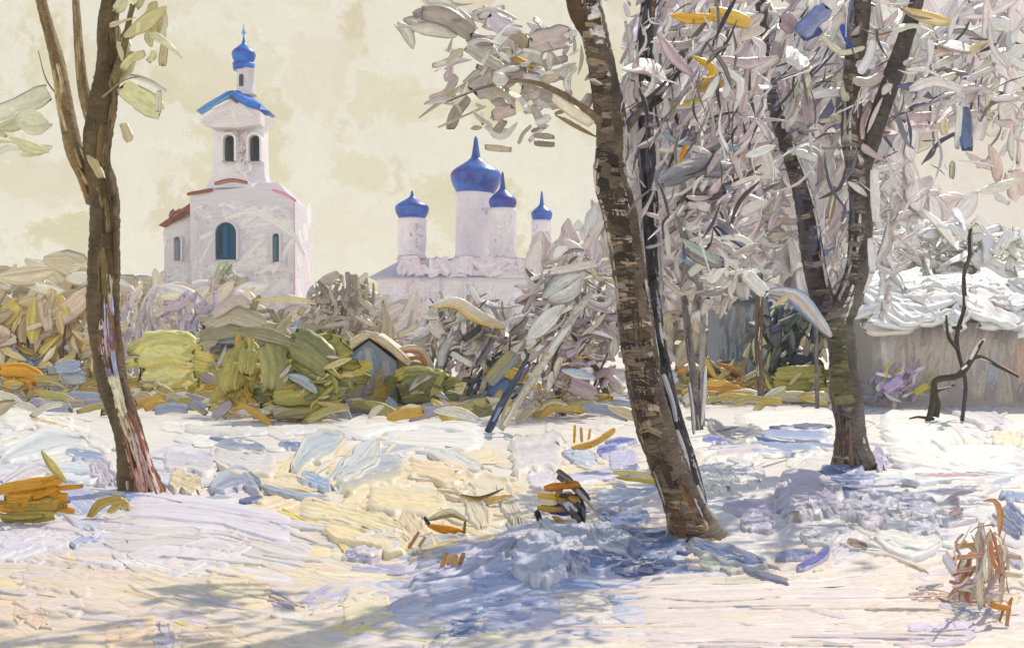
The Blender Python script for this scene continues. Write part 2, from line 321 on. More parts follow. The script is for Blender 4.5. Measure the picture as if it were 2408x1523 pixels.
HAND = """
0,985 90,975 170,1000|55|f2efe6
70,990 165,1005|26|e0c890 c9a860
0,1085 110,1038 210,1042|52|e3e6e4 c5ccd2|leaf
5,1145 80,1108 135,1112|38|cfcbd8 dcd4c8|leaf
80,1092 230,1108|20|e8ecf0 b5c4dc
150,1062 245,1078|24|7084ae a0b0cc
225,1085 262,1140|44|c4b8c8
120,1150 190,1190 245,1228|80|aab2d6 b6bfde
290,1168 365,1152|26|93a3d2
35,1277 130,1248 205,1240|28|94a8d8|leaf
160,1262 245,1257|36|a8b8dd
400,1122 470,1150|44|dfcca6
380,1085 510,1092|46|c6c6da dcd4cc
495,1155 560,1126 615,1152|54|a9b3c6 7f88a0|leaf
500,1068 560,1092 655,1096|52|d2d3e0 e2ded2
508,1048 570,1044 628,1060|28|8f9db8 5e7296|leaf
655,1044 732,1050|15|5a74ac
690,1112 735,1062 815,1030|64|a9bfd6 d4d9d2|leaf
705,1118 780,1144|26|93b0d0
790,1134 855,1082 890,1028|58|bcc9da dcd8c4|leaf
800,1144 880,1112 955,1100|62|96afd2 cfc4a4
290,1192 480,1200 700,1252|56|e2dde7
300,1215 500,1225 720,1275|56|dfd9de e6e0e6
260,1245 480,1240 745,1295|62|dcd5d2 e2dad2
250,1275 500,1262 735,1318|56|d9d2ce
225,1325 345,1328 455,1357|20|f4f3ec|leaf
450,1357 510,1336 605,1357|18|efeadc|leaf
290,1350 450,1400 640,1425|66|ecdfc4
480,1370 560,1385 640,1400|60|efe0b8
290,1412 400,1442|6|eed95a
420,1436 560,1471|8|eedd66
400,1456 555,1512|8|eedd70
30,1442 115,1452|58|eed2b6
240,1502 372,1470|54|f0d0b0
420,1500 565,1492|46|eed4b6
380,1470 392,1530|46|d8d2de
50,1340 220,1370|80|e2d5c8
30,1400 200,1420|60|e4d6cc
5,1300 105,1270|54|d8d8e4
615,1396 690,1424|32|9a96b8 b5b0cc|leaf
700,1424 800,1370|20|b0acd6|leaf
720,1436 835,1392|36|bebbdb
640,1440 725,1456|22|efede2
800,1012 1000,986 1130,1002|46|f5f3ea
900,1032 1130,1040|36|efece4
850,990 1010,970|26|efe8cf
1005,1060 1090,1088 1142,1112|40|d6dde0 e8e4d6|leaf
800,1112 870,1070 1000,1046|18|afc0d2|leaf
1200,1075 1322,1062|92|d2cfce dcd8de
1240,1128 1320,1120|44|ded6e6
860,1172 1050,1192|54|f0deb0
960,1100 1100,1122|48|f0dab6
1060,1132 1200,1152|54|ebdec8
700,1192 830,1220 960,1262|44|f1dfaa f3e6c0
760,1232 960,1292|52|f2e0b0
640,1200 760,1240 820,1300|14|efd874
945,1212 1010,1300|62|ecdbb4
1090,1140 1140,1240|40|ded4bc
1180,1140 1215,1230|40|dcd2c0
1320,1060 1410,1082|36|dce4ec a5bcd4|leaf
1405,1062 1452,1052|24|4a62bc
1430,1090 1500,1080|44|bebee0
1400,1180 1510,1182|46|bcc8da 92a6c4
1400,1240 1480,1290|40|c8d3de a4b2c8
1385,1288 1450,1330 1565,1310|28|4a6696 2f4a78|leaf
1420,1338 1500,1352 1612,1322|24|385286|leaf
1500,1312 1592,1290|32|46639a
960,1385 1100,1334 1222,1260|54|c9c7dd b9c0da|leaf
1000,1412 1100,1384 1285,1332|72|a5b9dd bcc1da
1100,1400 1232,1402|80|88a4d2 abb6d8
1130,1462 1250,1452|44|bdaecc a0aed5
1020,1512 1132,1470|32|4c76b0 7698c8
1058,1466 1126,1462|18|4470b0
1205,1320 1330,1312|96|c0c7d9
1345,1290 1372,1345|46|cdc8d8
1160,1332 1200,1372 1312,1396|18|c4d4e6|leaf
1190,1252 1275,1240|18|cad0da
808,1305 892,1311|20|8886ba
820,1332 962,1340|24|a4a2ca
830,1292 942,1270|52|d6d1e0
958,1322 1020,1282 1106,1270|32|98abc0 dcbb66|leaf
800,1442 922,1432|62|f0e4bf
800,1482 902,1472|26|f0e0a0
820,1512 900,1486 1005,1480|20|d2cde0|leaf
1310,1430 1442,1430|54|e9dfd2
1300,1482 1452,1492|16|bebad8
1480,1372 1800,1357 2055,1340|36|efe5d8
1480,1412 1800,1400 2105,1402|52|e8deda
1490,1450 1800,1442 2060,1450|52|e8ddd8
1500,1490 1800,1484 2105,1496|52|e7dbd8
1500,1520 1800,1516 2105,1528|40|e6dcdc
1650,1092 1722,1142|56|efeee8
1722,1092 1792,1132|46|e8e8ea
1680,1062 1800,1056|26|dad2d6
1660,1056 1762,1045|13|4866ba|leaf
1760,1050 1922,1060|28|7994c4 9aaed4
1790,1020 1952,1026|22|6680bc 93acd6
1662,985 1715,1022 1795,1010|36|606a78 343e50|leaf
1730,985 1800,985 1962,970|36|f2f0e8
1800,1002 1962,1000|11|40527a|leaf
2070,1000 2200,1010 2262,1052|80|f4f2ea
2080,1062 2250,1080 2400,1070|54|f1f0eb
2100,1122 2400,1110|34|ebedf0 ccd8e6
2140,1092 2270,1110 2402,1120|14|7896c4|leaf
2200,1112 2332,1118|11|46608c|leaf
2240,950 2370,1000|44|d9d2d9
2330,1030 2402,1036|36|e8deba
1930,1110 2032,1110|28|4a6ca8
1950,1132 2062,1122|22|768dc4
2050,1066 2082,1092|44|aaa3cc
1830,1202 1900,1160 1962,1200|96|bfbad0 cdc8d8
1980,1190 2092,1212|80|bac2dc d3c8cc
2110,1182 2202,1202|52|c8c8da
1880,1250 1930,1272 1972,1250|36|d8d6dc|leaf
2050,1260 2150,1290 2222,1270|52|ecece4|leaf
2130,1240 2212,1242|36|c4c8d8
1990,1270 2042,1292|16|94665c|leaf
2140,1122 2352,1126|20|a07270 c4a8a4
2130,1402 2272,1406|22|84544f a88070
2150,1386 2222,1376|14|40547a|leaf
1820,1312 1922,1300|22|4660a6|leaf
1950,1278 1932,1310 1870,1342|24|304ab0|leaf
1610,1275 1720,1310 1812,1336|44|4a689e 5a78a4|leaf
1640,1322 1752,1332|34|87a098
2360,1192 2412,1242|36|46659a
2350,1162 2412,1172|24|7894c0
2310,1362 2402,1402|54|eee8de dabb94
2130,1492 2300,1482|46|d2c9e3
2200,1422 2342,1442|22|b0bed4|leaf
1700,1365 1790,1372|20|dcd6bc
1860,1360 1960,1345|26|ece2d4
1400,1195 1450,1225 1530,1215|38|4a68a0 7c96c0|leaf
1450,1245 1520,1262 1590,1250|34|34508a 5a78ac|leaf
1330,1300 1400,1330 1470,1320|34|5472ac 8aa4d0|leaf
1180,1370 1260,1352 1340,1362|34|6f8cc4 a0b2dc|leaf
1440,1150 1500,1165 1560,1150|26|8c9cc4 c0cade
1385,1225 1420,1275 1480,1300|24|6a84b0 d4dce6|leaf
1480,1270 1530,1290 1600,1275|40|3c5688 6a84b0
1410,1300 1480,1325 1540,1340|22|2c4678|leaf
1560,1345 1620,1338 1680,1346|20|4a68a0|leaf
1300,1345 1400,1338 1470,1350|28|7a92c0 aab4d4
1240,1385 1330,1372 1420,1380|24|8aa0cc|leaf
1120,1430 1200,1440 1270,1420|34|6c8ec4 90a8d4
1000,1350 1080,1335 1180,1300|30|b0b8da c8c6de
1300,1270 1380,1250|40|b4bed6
1255,1200 1300,1240 1360,1250|24|c4cce0 e8ecf0|leaf
1420,1040 1500,1035|16|3a50a8|leaf
1700,1180 1780,1200 1830,1190|28|b4aece
1740,1225 1820,1240|36|c0bcd6
1720,1010 1840,1036 1940,1040|12|38508a|leaf
1650,1030 1720,1036|16|5468b8|leaf
1330,1130 1400,1120 1450,1110|24|a8a8d8 dcdcec
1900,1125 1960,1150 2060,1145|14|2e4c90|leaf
540,1205 640,1225 700,1260|10|c9c4dc|leaf
120,1120 180,1128 245,1120|16|dfe6ee
430,1005 520,1015 600,1010|18|e6e2d8 c8c0c4
600,1140 700,1165 780,1172|14|9fb0cc|leaf
560,1180 620,1170|12|5a6a98|leaf
2240,1160 2260,1230|22|a08088 b8a8c0
2220,1300 2260,1360|20|c0a8b0 9aa8c8
2330,1210 2400,1260|20|3c5a90|leaf
2360,1300 2405,1330|22|b8c0d8
2255,1330 2290,1300|12|c07848|leaf
2260,1420 2340,1412|20|b0a0b8 c8b4a8
"""
m0 = lambda ln: np.mean([p[1] for p in P2(ln.split('|')[0])])
for i, ln in enumerate(HAND.strip().split('\n')):  # blue and navy dabs round the trees paint their shade into the snow colour
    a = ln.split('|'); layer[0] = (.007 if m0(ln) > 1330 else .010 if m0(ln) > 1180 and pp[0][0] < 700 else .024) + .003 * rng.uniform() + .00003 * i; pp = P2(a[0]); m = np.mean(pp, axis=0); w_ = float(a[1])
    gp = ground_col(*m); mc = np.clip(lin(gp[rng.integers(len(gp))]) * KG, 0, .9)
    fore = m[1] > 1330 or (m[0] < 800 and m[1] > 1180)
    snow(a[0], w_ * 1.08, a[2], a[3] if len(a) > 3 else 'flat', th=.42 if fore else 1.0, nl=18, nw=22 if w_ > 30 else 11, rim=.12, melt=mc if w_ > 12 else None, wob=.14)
    # bristle marks dragged out of the dab into its neighbours
    for _ in range(4 if w_ > 24 else 1):
        d = np.array(pp[-1]) - np.array(pp[0]); L = np.linalg.norm(d) + 1; d /= L; nn = np.array([-d[1], d[0]])
        c = m + d * rng.uniform(-.6, .6) * L + nn * rng.uniform(-.6, .6) * w_; l = rng.uniform(.3, .7) * L
        if c[1] < 960: continue
        layer[0] += .003
        snow([tuple(c - d * l / 2), tuple(c + nn * rng.normal(0, 3)), tuple(c + d * l / 2)], rng.uniform(5, 13), rng.choice(a[2].split() + gp), 'leaf', th=.5, nl=10, nw=7, melt=mc)
for r in range(110):
    y = 965 + 580 * rng.uniform() ** .9; x = rng.uniform(-60, 2470); sc = .35 + (y - 900) / 520; gp = ground_col(x, y)
    l = rng.uniform(60, 190) * sc; q = math.radians(rng.normal(-6 if x < 1300 else 4, 10 if y > 1320 else 22)); dx, dy = math.cos(q) * l / 2, -math.sin(q) * l / 2
    layer[0] = (.008 if y > 1320 else .026) + .004 * rng.uniform()
    snow([(x - dx, y - dy), (x, y + rng.normal(0, .05) * l), (x + dx, y + dy)], rng.uniform(6, 18) * sc, gp[rng.integers(len(gp))], 'leaf', th=.55, nl=10, nw=7)
tag(sa.build('snow', M_SNOW), 'thick ridged snow lying in cream, white and painted blue-shade patches over the field', 'snow', kind='stuff')

# ------------------------------------------------------------------ buildings
def prism(acc, outline, D, depth, spec, k=1.0, cell=None):
    """Solid from a front outline (picture points at distance D) pushed back by depth metres."""
    n = len(outline); fr = [at(x, y, D) for x, y in outline]; bk = [p + np.array([0, depth, 0]) for p in fr]
    c = cols(spec, k); V = fr + bk
    Fc = [tuple(range(n)), tuple(reversed(range(n, 2 * n)))] + [(i, i + n, (i + 1) % n + n, (i + 1) % n) for i in range(n)]
    vv = []; ff = []
    for f in Fc:
        ff.append(tuple(range(len(vv), len(vv) + len(f)))); vv += [V[i] for i in f]
    acc.add(vv, ff, [c[0]] * len(vv), [(v[0] * .3, v[2] * .5, 3) for v in vv])
def lathe(acc, cx, prof, D, spec, ns=32, k=1.0, mottle=.2):
    """Turned solid: prof is (half width px, row px) from bottom to top, about the axis seen at column cx."""
    X = at(cx, HY, D)[0]; c = cols(spec, k); V = []; CC = []; U = []; m = D / F; ph = rng.uniform(0, 6, 3)
    for i, (r, y) in enumerate(prof):
        for j in range(ns):
            a = 2 * math.pi * j / ns + math.pi / ns; V.append((X + r * m * math.cos(a), D + r * m * math.sin(a), EYE + (HY - y) * m))
            f = np.clip(.5 + .5 * math.sin(a * 2 + ph[0] + i * .6) + rng.normal(0, mottle), 0, 1); CC.append(c[0] * (1 - f) + c[1] * f); U.append((a * 1.5, i * .4, ph[1]))
    n = len(prof)
    fc = [(i * ns + j, i * ns + (j + 1) % ns, (i + 1) * ns + (j + 1) % ns, (i + 1) * ns + j) for i in range(n - 1) for j in range(ns)]
    fc += [tuple(reversed(range(ns))), tuple((n - 1) * ns + j for j in range(ns))]
    acc.add(V, fc, np.clip(CC, .003, .9), U)
def wallfill(acc, x0, x1, y0, y1, n, pal, D, w=(9, 24), L=(20, 60), ang=20, sd=40, k=1.08, th=.04, nrm=(0, -1, 0), holes=(), over=5):
    for _ in range(n):
        l = rng.uniform(*L); ww = rng.uniform(*w); q = math.radians(rng.normal(ang, sd)); dx, dy = math.cos(q) * l / 2, -math.sin(q) * l / 2
        mx, my = abs(dx) + ww * .5 - over, abs(dy) + ww * .5 - over
        if x1 - x0 < 2 * mx or y1 - y0 < 2 * my: continue
        x, y = rng.uniform(x0 + mx, x1 - mx), rng.uniform(y0 + my, y1 - my)
        if any(a - mx - over < x < b + mx + over and c - my - over < y < d + my + over for a, b, c, d in holes): continue
        stroke(acc, [(x - dx, y - dy), (x + rng.normal(0, 2), y + rng.normal(0, 3)), (x + dx, y + dy)], ww, pal[rng.integers(len(pal))], at(x, y, D - .003), np.array(nrm, float), th=.01 + ww / F * D * th, nl=6, nw=6, k=k, rag=.3)
def wallrows(acc, rows, D, k=1.1, th=.14):
    for r in rows:
        p = P2(r[0]); m = np.mean(p, axis=0); stroke(acc, p, r[1], r[2], at(m[0], m[1], D - .01), np.array([0, -1.0, 0]), th=.02 + r[1] / F * D * th, nl=9, nw=7, k=k, shape=r[3] if len(r) > 3 else 'flat', rag=.2)
def arch(acc, cx, hw, y0, y1, D, depth, spec, k=1.0):
    o = [(cx - hw, y1), (cx + hw, y1)] + [(cx + hw * math.cos(a), y0 + hw - hw * math.sin(a)) for a in np.linspace(0, math.pi, 9)]
    prism(acc, o, D, depth, spec, k)
def arch_frame(acc, cx, hw, y0, y1, D, depth, spec, t, k=1.0):
    """Raised surround: two jambs and an arched head as one ring."""
    ins = [(cx + hw, y1)] + [(cx + hw * math.cos(a), y0 + hw - hw * math.sin(a)) for a in np.linspace(0, math.pi, 11)] + [(cx - hw, y1)]
    ho = hw + t; out = [(cx + ho, y1)] + [(cx + ho * math.cos(a), y0 + hw - ho * math.sin(a)) for a in np.linspace(0, math.pi, 11)] + [(cx - ho, y1)]
    n = len(ins); V = [at(x, y, D) for x, y in ins + out]; V += [v + np.array([0, depth, 0]) for v in V]; c = cols(spec, k)[0]; m = 2 * n; fc = []
    for i in range(n - 1):
        fc += [(i, i + 1, n + i + 1, n + i), (n + i, n + i + 1, m + n + i + 1, m + n + i), (i + 1, i, m + i, m + i + 1)]
    acc.add(V, fc, [c] * len(V), [(v[0], v[2], 1) for v in V])
def onion(cx, hw, yb, ym, yn, yt, neck=.10):
    """Onion dome profile: base row yb, widest row ym, start of the spire yn, tip yt."""
    t = np.linspace(0, 1, 7); low = [(hw * (.72 + .28 * math.sin(a * math.pi / 2)), yb + (ym - yb) * a) for a in t]
    up = [(hw * (neck + (1 - neck) * (.5 + .5 * math.cos(a * math.pi)) ** .92), ym + (yn - ym) * a) for a in np.linspace(.12, 1, 10)]
    return low + up + [(hw * neck * .62, yn + (yt - yn) * .5), (hw * neck * .45, yn + (yt - yn) * .8), (.3, yt)]
LAV = ['dcd8e0', 'd4d0da', 'e4e2e6', 'dedae2', 'd0cad6', 'ecebec c8c4ce', 'e6e4e8']
BLUE = '1c6fd0 0f4fb8'
D1 = 80.0
tw = empty('bell_tower', at(590, 855, D1) * np.array([1, 1, 0]), 'white church bell tower with blue onion dome, arched belfry openings and teal door', 'bell tower')
w = Acc(); prism(w, [(447, 856), (694, 856), (694, 472), (668, 457), (640, 448), (590, 440), (500, 448), (447, 462)], D1, 7.0, 'd6d3dc', 1.1)
wallfill(w, 449, 692, 470, 850, 380, LAV, D1, ang=15, sd=45, holes=((505, 556, 522, 612), (639, 657, 548, 616)))
wallrows(w, [("530,515 600,500 700,560", 12, 'f0eeec'), ("600,490 680,540 715,600", 10, 'eceaea'), ("470,560 520,540", 12, 'f2f0ee'), ("600,530 690,520", 10, 'efecec'), ("560,620 620,560", 14, 'eae8e8'), ("660,490 682,520 684,640", 16, 'dfd9de'), ("640,640 690,560", 12, 'efeeee'), ("470,620 500,560", 10, 'efeeee'), ("691,478 692,600 691,740", 5, 'e3b9d3 d9c8d6')], D1)
for _ in range(46):
    x, y = rng.uniform(699, 731), rng.uniform(500, 840); l = rng.uniform(20, 50)
    stroke(w, [(x - 2, y - l / 2), (x, y), (x + 2, y + l / 2)], rng.uniform(4, 9), ["efecee", "e4e0e6", "e0d4de", "f2f0f0", "dccfdc"][rng.integers(5)], at(694, 800, D1) + [.003, 0, 0], np.array([1.0, 0, 0]), th=.04, nl=6, nw=5, k=1.1)
w.build('wall', M_WALL, tw, False)
r = Acc(); ctr = at(590, 800, D1); m1 = D1 / F
def hiproof(acc, x0, x1, ye, xt0, xt1, yt, D, dep, spec, k=1.0, dt=.35):
    a = [at(x0, ye, D), at(x1, ye, D)]; a += [a[1] + [0, dep, 0], a[0] + [0, dep, 0]]
    b = [at(xt0, yt, D) + [0, dep * dt, 0], at(xt1, yt, D) + [0, dep * dt, 0]]; b += [at(xt1, yt, D) + [0, dep * (1 - dt), 0], at(xt0, yt, D) + [0, dep * (1 - dt), 0]]
    V = a + b; Fc = [(0, 1, 5, 4), (1, 2, 6, 5), (2, 3, 7, 6), (3, 0, 4, 7), (4, 5, 6, 7), (3, 2, 1, 0)]; vv = []; ff = []
    for f in Fc: ff.append(tuple(range(len(vv), len(vv) + 4))); vv += [V[i] for i in f]
    acc.add(vv, ff, [cols(spec, k)[0]] * len(vv), [(v[0], v[2], 2) for v in vv])
hiproof(r, 452, 690, 470, 505, 640, 420, D1 + .02, 6.95, 'd2ccd2', 1.0, .3); r.build('roof', M_WALL, tw, False)
for ew in ([("440,457 500,446", 9, '8a4a3c a8705e'), ("505,432 545,424 582,430", 10, '9c5a48 c09080'), ("640,446 670,456 696,472", 7, 'd287b0 e0b0c8')]):
    e = Acc(); wallrows(e, [ew], D1 - .15, th=.5); e.build('eave', M_WALL, tw)
an = Acc(); prism(an, [(386, 856), (446.5, 856), (446.5, 500), (386, 532)], D1 + .8, 6.0, 'd8d5de', 1.1); wallfill(an, 387, 446, 535, 850, 90, LAV, D1 + .8, w=(6, 12), L=(14, 36), ang=70, sd=30, holes=((407, 425, 556, 613),))
an.build('annex', M_WALL, tw, False)
ar = Acc(); prism(ar, [(372, 530), (446, 478), (446.5, 500), (386, 534)], D1 + .5, 6.4, '8d5a4e', 1.0); wallfill(ar, 400, 445, 492, 520, 14, ['7c4438', 'a06a5c', '6a4a48'], D1 + .5, w=(5, 8), L=(10, 24), ang=32, sd=8)
ar.build('annex_roof', M_WALL, tw, False)
b = Acc(); Db = D1 + 3.6 - 66 * m1
lathe(b, 566, [(84, 452), (74, 436), (67, 415), (65, 380), (64, 300), (72, 292), (82, 280)], D1 + 3.6, 'd8d4dc e4e0e6', ns=8, k=1.12, mottle=.1)
Df = D1 + 3.6 - 65 * m1 * math.cos(math.pi / 8)
wallfill(b, 545, 588, 292, 440, 40, LAV, Df - .25, w=(6, 10), L=(14, 30), ang=80, sd=30)
b.build('belfry', M_WALL, tw, False)
for cx in (537, 597):
    fr = Acc(); arch_frame(fr, cx, 13, 316, 378, Df - 1.0, .98, 'e4e0e2', 5, 1.05); o = fr.build('window', M_WALL, tw, False)
    pn = Acc(); arch(pn, cx, 13, 316, 378, Df - .35, .25, '2c3638', 1.0); wallrows(pn, [(f"{cx-4},330 {cx-6},374", 7, '4a5052'), (f"{cx+4},325 {cx+7},372", 6, '1b2634 1c3a70')], Df - .37, 1.0)
    pn.build('opening_shade', M_WALL, o, False)  # dark panel paints the shade inside the open belfry arch
gr = Acc(); lathe(gr, 556, [(92, 268), (70, 250), (38, 228), (24, 218)], D1 + 3.6, '1f78d4 1660c2', ns=8, k=1.0); gr.build('belfry_roof', M_DOME, tw, False)
gb = Acc(); prism(gb, [(472, 288), (472, 276), (542, 232), (560, 228), (612, 262), (612, 292), (560, 300), (498, 300)], Df - 1.6, 1.5, 'dcd6da', 1.05)
wallrows(gb, [("470,278 535,238", 9, 'efe9ea'), ("478,290 540,262", 9, 'e6d2da'), ("500,296 590,290", 10, 'e0dcde'), ("560,245 600,275", 16, 'd8d4da'), ("545,250 560,285", 16, 'e4dfe2')], Df - 1.6)
gb.build('gable', M_WALL, tw, False)
sl = Acc(); wallrows(sl, [("470,266 545,222", 8, '2a80c0 6aa8cc'), ("550,222 580,240 612,252", 18, '1b74d6 0e60c8'), ("540,224 560,240", 10, '394a48')], Df - 1.65, th=.5); sl.build('roof_slope', M_DOME, tw)
sr = Acc(); wallrows(sr, [('500,256 540,236', 7, 'f0eeee')], Df - 1.72, th=.4); sr.build('roof_snow', M_SNOW, tw)
ln = Acc(); lathe(ln, 578, [(26, 226), (21, 220), (20, 170), (24, 164)], D1 + 3.6, 'd9d4da c9c4cc', ns=20, k=1.05); ln.build('lantern', M_WALL, tw)
sw = Acc(); arch(sw, 567, 5, 174, 202, D1 + 3.6 - 23 * m1, .35, '4a4c4c'); sw.build('slit_window', M_WALL, tw, False)
dm = Acc(); lathe(dm, 573, [(24, 166), (26, 150), (23, 149)] + onion(0, 28, 149, 128, 98, 84, .12), D1 + 3.6, '2078d4 0a4cb4', k=1.0); dm.build('dome', M_DOME, tw)
fi = Acc(); lathe(fi, 573, [(2, 88), (2, 82), (6, 78), (3, 73), (1.2, 66), (1, 58)], D1 + 3.6, '4a96dc 7ab4e0', ns=10); fi.build('finial', M_DOME, tw)
for cx, hw, y0, y1, cs, nm in ((530, 25, 522, 610, '1d5a78 2a6f98', 'door'), (648, 8, 548, 615, '4f7484 7f98a2', 'window'), (416, 8, 556, 612, '8ca2b4 b4c2cc', 'window')):
    DD = D1 if cx > 440 else D1 + .8
    f = Acc(); arch_frame(f, cx, hw, y0, y1, DD - .45, .445, 'dcd8de', 4, 1.05); o = f.build(nm, M_WALL, tw, False)
    p = Acc(); arch(p, cx, hw, y0, y1, DD - .08, .078, cs, .9)
    if nm == 'door': wallrows(p, [("515,540 515,600", 14, '16424e 1f5a6c'), ("532,530 532,604", 14, '1d5a86 2a6aa0'), ("546,540 546,604", 12, '2c6a9c 1d4a70')], DD - .1, .9)
    else: wallrows(p, [(f"{cx},{y0+10} {cx},{y1-4}", hw * 1.3, cs)], DD - .1, .9)
    p.build('panel', M_WALL, o, False)

D2 = 110.0; m2 = D2 / F
ct = empty('cathedral', at(1130, 840, D2) * np.array([1, 1, 0]), 'pale cathedral with four visible blue onion domes on tall round drums', 'cathedral')
w = Acc(); prism(w, [(888, 842), (1398, 842), (1398, 652), (888, 652)], D2, 17.0, 'dad6de', 1.12)
wallfill(w, 890, 1396, 655, 838, 260, LAV + ['d8bcd0', 'd6d6e2'], D2, w=(7, 14), L=(14, 40), ang=70, sd=35); w.build('wall', M_WALL, ct, False)
r = Acc(); hiproof(r, 866, 1420, 652, 940, 1350, 598, D2 - .6, 18.0, 'cfc9d0', 1.05, .28)
nr = np.array([0, -1, .95]); nr /= np.linalg.norm(nr)
r.build('roof', M_WALL, ct, False)
gl = Acc(); wallfill(gl, 935, 1300, 602, 650, 110, ['dcd8e0', 'd4d0da', 'd9c8d8', 'd8ccda', 'cfc8d4'], D2 - 0.7, w=(9, 16), L=(20, 46), ang=10, sd=60, th=.012); gl.build('gallery', M_WALL, ct)
PINK = ['dccfda', 'e2cadb', 'd2cad4', 'dcbcd2', 'e8e2e4', 'cfc6d0']
for cx, hw, yt, yb, dz, wh in ((969, 34, 513, 606, 5, 0), (1115, 45, 452, 606, 8.5, 0), (1182, 33, 490, 612, 4.5, 1), (1273, 24, 518, 600, 9, 0)):
    a = Acc(); Dq = D2 + dz; s = D2 / Dq
    lathe(a, cx, [(hw * 1.12, yb + 4), (hw, yb - 6), (hw * .98, yt + 12), (hw * 1.05, yt + 6), (hw * .9, yt)], Dq, 'dcd6de e6e0e6', ns=28, k=1.12, mottle=.15)
    for _ in range(26 if hw > 40 else 18):
        x = cx + rng.uniform(-.7, .7) * hw; y = rng.uniform(yt + 14, yb - 8); s_ = (x - cx) / hw; c_ = math.sqrt(1 - s_ * s_)
        n_ = np.array([s_, -c_, 0]); l = rng.uniform(10, 24) * c_; tall = rng.uniform() < .5 and not wh
        pt = [(x, y - l * .5), (x, y + l * .5)] if tall else [(x - l * .5, y + 1), (x + l * .5, y - 1)]
        stroke(a, pt, rng.uniform(5, 8), (['efebe8', 'e9e6e2', 'f2f0ea'] if wh else PINK)[rng.integers(3 if wh else 6)], at(x, y, Dq - c_ * hw * m2 * 1.0), n_, th=.10, nl=5, nw=5, k=1.1)
    a.build('drum', M_WALL, ct)
for cx, hw, yb, ym, yn, yt, dz, sp, nk in ((969, 40, 517, 489, 458, 447, 5, '1e64c4 083a98', .10), (1119, 60, 456, 413, 366, 318, 8.5, '1a64c4 08248c', .17), (1182, 33, 496, 474, 440, 402, 4.5, '1844b4 082488', .2), (1274, 25, 524, 503, 478, 448, 9, '2468c8 124aae', .2)):
    a = Acc(); lathe(a, cx, onion(cx, hw, yb, ym, yn, yt, nk), D2 + dz, sp, ns=40, mottle=.3); a.build('dome', M_DOME, ct)

def plain_roof(acc, A, B, dep_y, dz, spec, k): pass
D3 = 28.0
sh = empty('wooden_shed', at(2240, 955, D3) * np.array([1, 1, 0]), 'low grey shed under a thick snowy roof beside the right edge', 'shed')
w = Acc(); prism(w, [(2052, 958), (2700, 958), (2700, 738), (2052, 738)], D3, 3.5, 'a8a4a4', 1.0)
wallfill(w, 2054, 2690, 742, 955, 190, ['aaa5a4', '9f9a9a', 'b4aeac', 'a59c9c', '969094', 'b0a8a0'], D3, w=(20, 44), L=(50, 130), ang=85, sd=10, k=1.15, th=.06)
wallrows(w, [("2130,860 2120,920", 30, 'b0a4c0'), ("2200,870 2180,920", 26, 'a8a480'), ("2085,800 2090,870", 30, 'c4c0c4'), ("2340,840 2330,900", 26, 'a8b0c0'), ("2395,800 2400,900", 26, 'c0a8a0')], D3, 1.1)
w.build('wall', M_WALL, sh, False)
r = Acc(); V = [at(2030, 748, D3 - .25), at(2720, 748, D3 - .25)]
rd = [V[0] + [0, 2.3, 1.05], V[1] + [0, 2.3, 1.05], V[1] + [0, 4.5, .1], V[0] + [0, 4.5, .1]]; V = V + rd; V += [v - [0, 0, .12] for v in V]
r.add(V, [(0, 1, 3, 2), (2, 3, 4, 5), (7, 6, 8, 9), (9, 8, 11, 10), (0, 6, 7, 1), (5, 4, 10, 11), (0, 2, 8, 6), (2, 5, 11, 8), (1, 7, 9, 3), (3, 9, 10, 4)], [cols('7a706c', 1)[0]] * 12, [(0, 0, 0)] * 12)
r.build('roof', M_WALL, sh, False)
s = Acc(); ns_ = np.array([0, -1.05, 2.3]); ns_ /= np.linalg.norm(ns_)
for _ in range(170):
    x, y = rng.uniform(2040, 2690), rng.uniform(655, 742); l = rng.uniform(40, 110); q = rng.normal(0, .35)
    pp = at(2030, 748, D3 - .25) + ns_ * .03
    stroke(s, [(x - l / 2, y + q * 20), (x, y + rng.normal(0, 6)), (x + l / 2, y - q * 20)], rng.uniform(18, 34), ['f4f3ec', 'f2efe6', 'f0eee8', 'eae6da', 'e4e4e8'][rng.integers(5)], pp, ns_, th=.10, nl=9, nw=8, k=1.25, shape='leaf' if rng.uniform() < .4 else 'flat')
for _ in range(46):
    x, y = rng.uniform(2045, 2690), rng.uniform(670, 770); l = rng.uniform(50, 150); q = rng.normal(-.2, .5)
    stroke(s, [(x - l / 2, y + q * 24), (x, y + rng.normal(0, 14)), (x + l / 2, y - q * 24)], rng.uniform(20, 48), ['f4f3ec', 'f4f2ea d8d0c8', 'f0eee8', 'ece6da b8b0ac', 'e4e4e8'][rng.integers(5)], at(x, y, D3 - .45 + max(0, 742 - y) * .02), np.array([rng.normal(0, .2), -.7, 1.0]), th=.09, nl=10, nw=9, k=1.25, shape='leaf' if rng.uniform() < .5 else 'flat', rag=.4, wob=.15)
s.build('snow_cover', M_SNOW, sh)

D4 = 34.0
sh2 = empty('wooden_shed', at(1745, 930, D4) * np.array([1, 1, 0]), 'small blue-grey shed behind the bare trees between the trunks', 'shed')
w = Acc(); prism(w, [(1692, 930), (1792, 930), (1792, 702), (1692, 702)], D4, 2.0, '7d8490', 1.0)
wallfill(w, 1693, 1791, 704, 926, 70, ['8b93a0', '7a808c', '66707e', '959aa2', '8a8684'], D4, w=(10, 22), L=(40, 90), ang=88, sd=6, k=1.1, th=.06); w.build('wall', M_WALL, sh2, False)
r = Acc(); prism(r, [(1676, 704), (1808, 704), (1800, 676), (1690, 668)], D4 - .3, 2.5, '6a7484', 1.0); wallrows(r, [("1680,690 1800,692", 24, '7c889a 5a6676')], D4 - .3); r.build('roof', M_WALL, sh2, False)

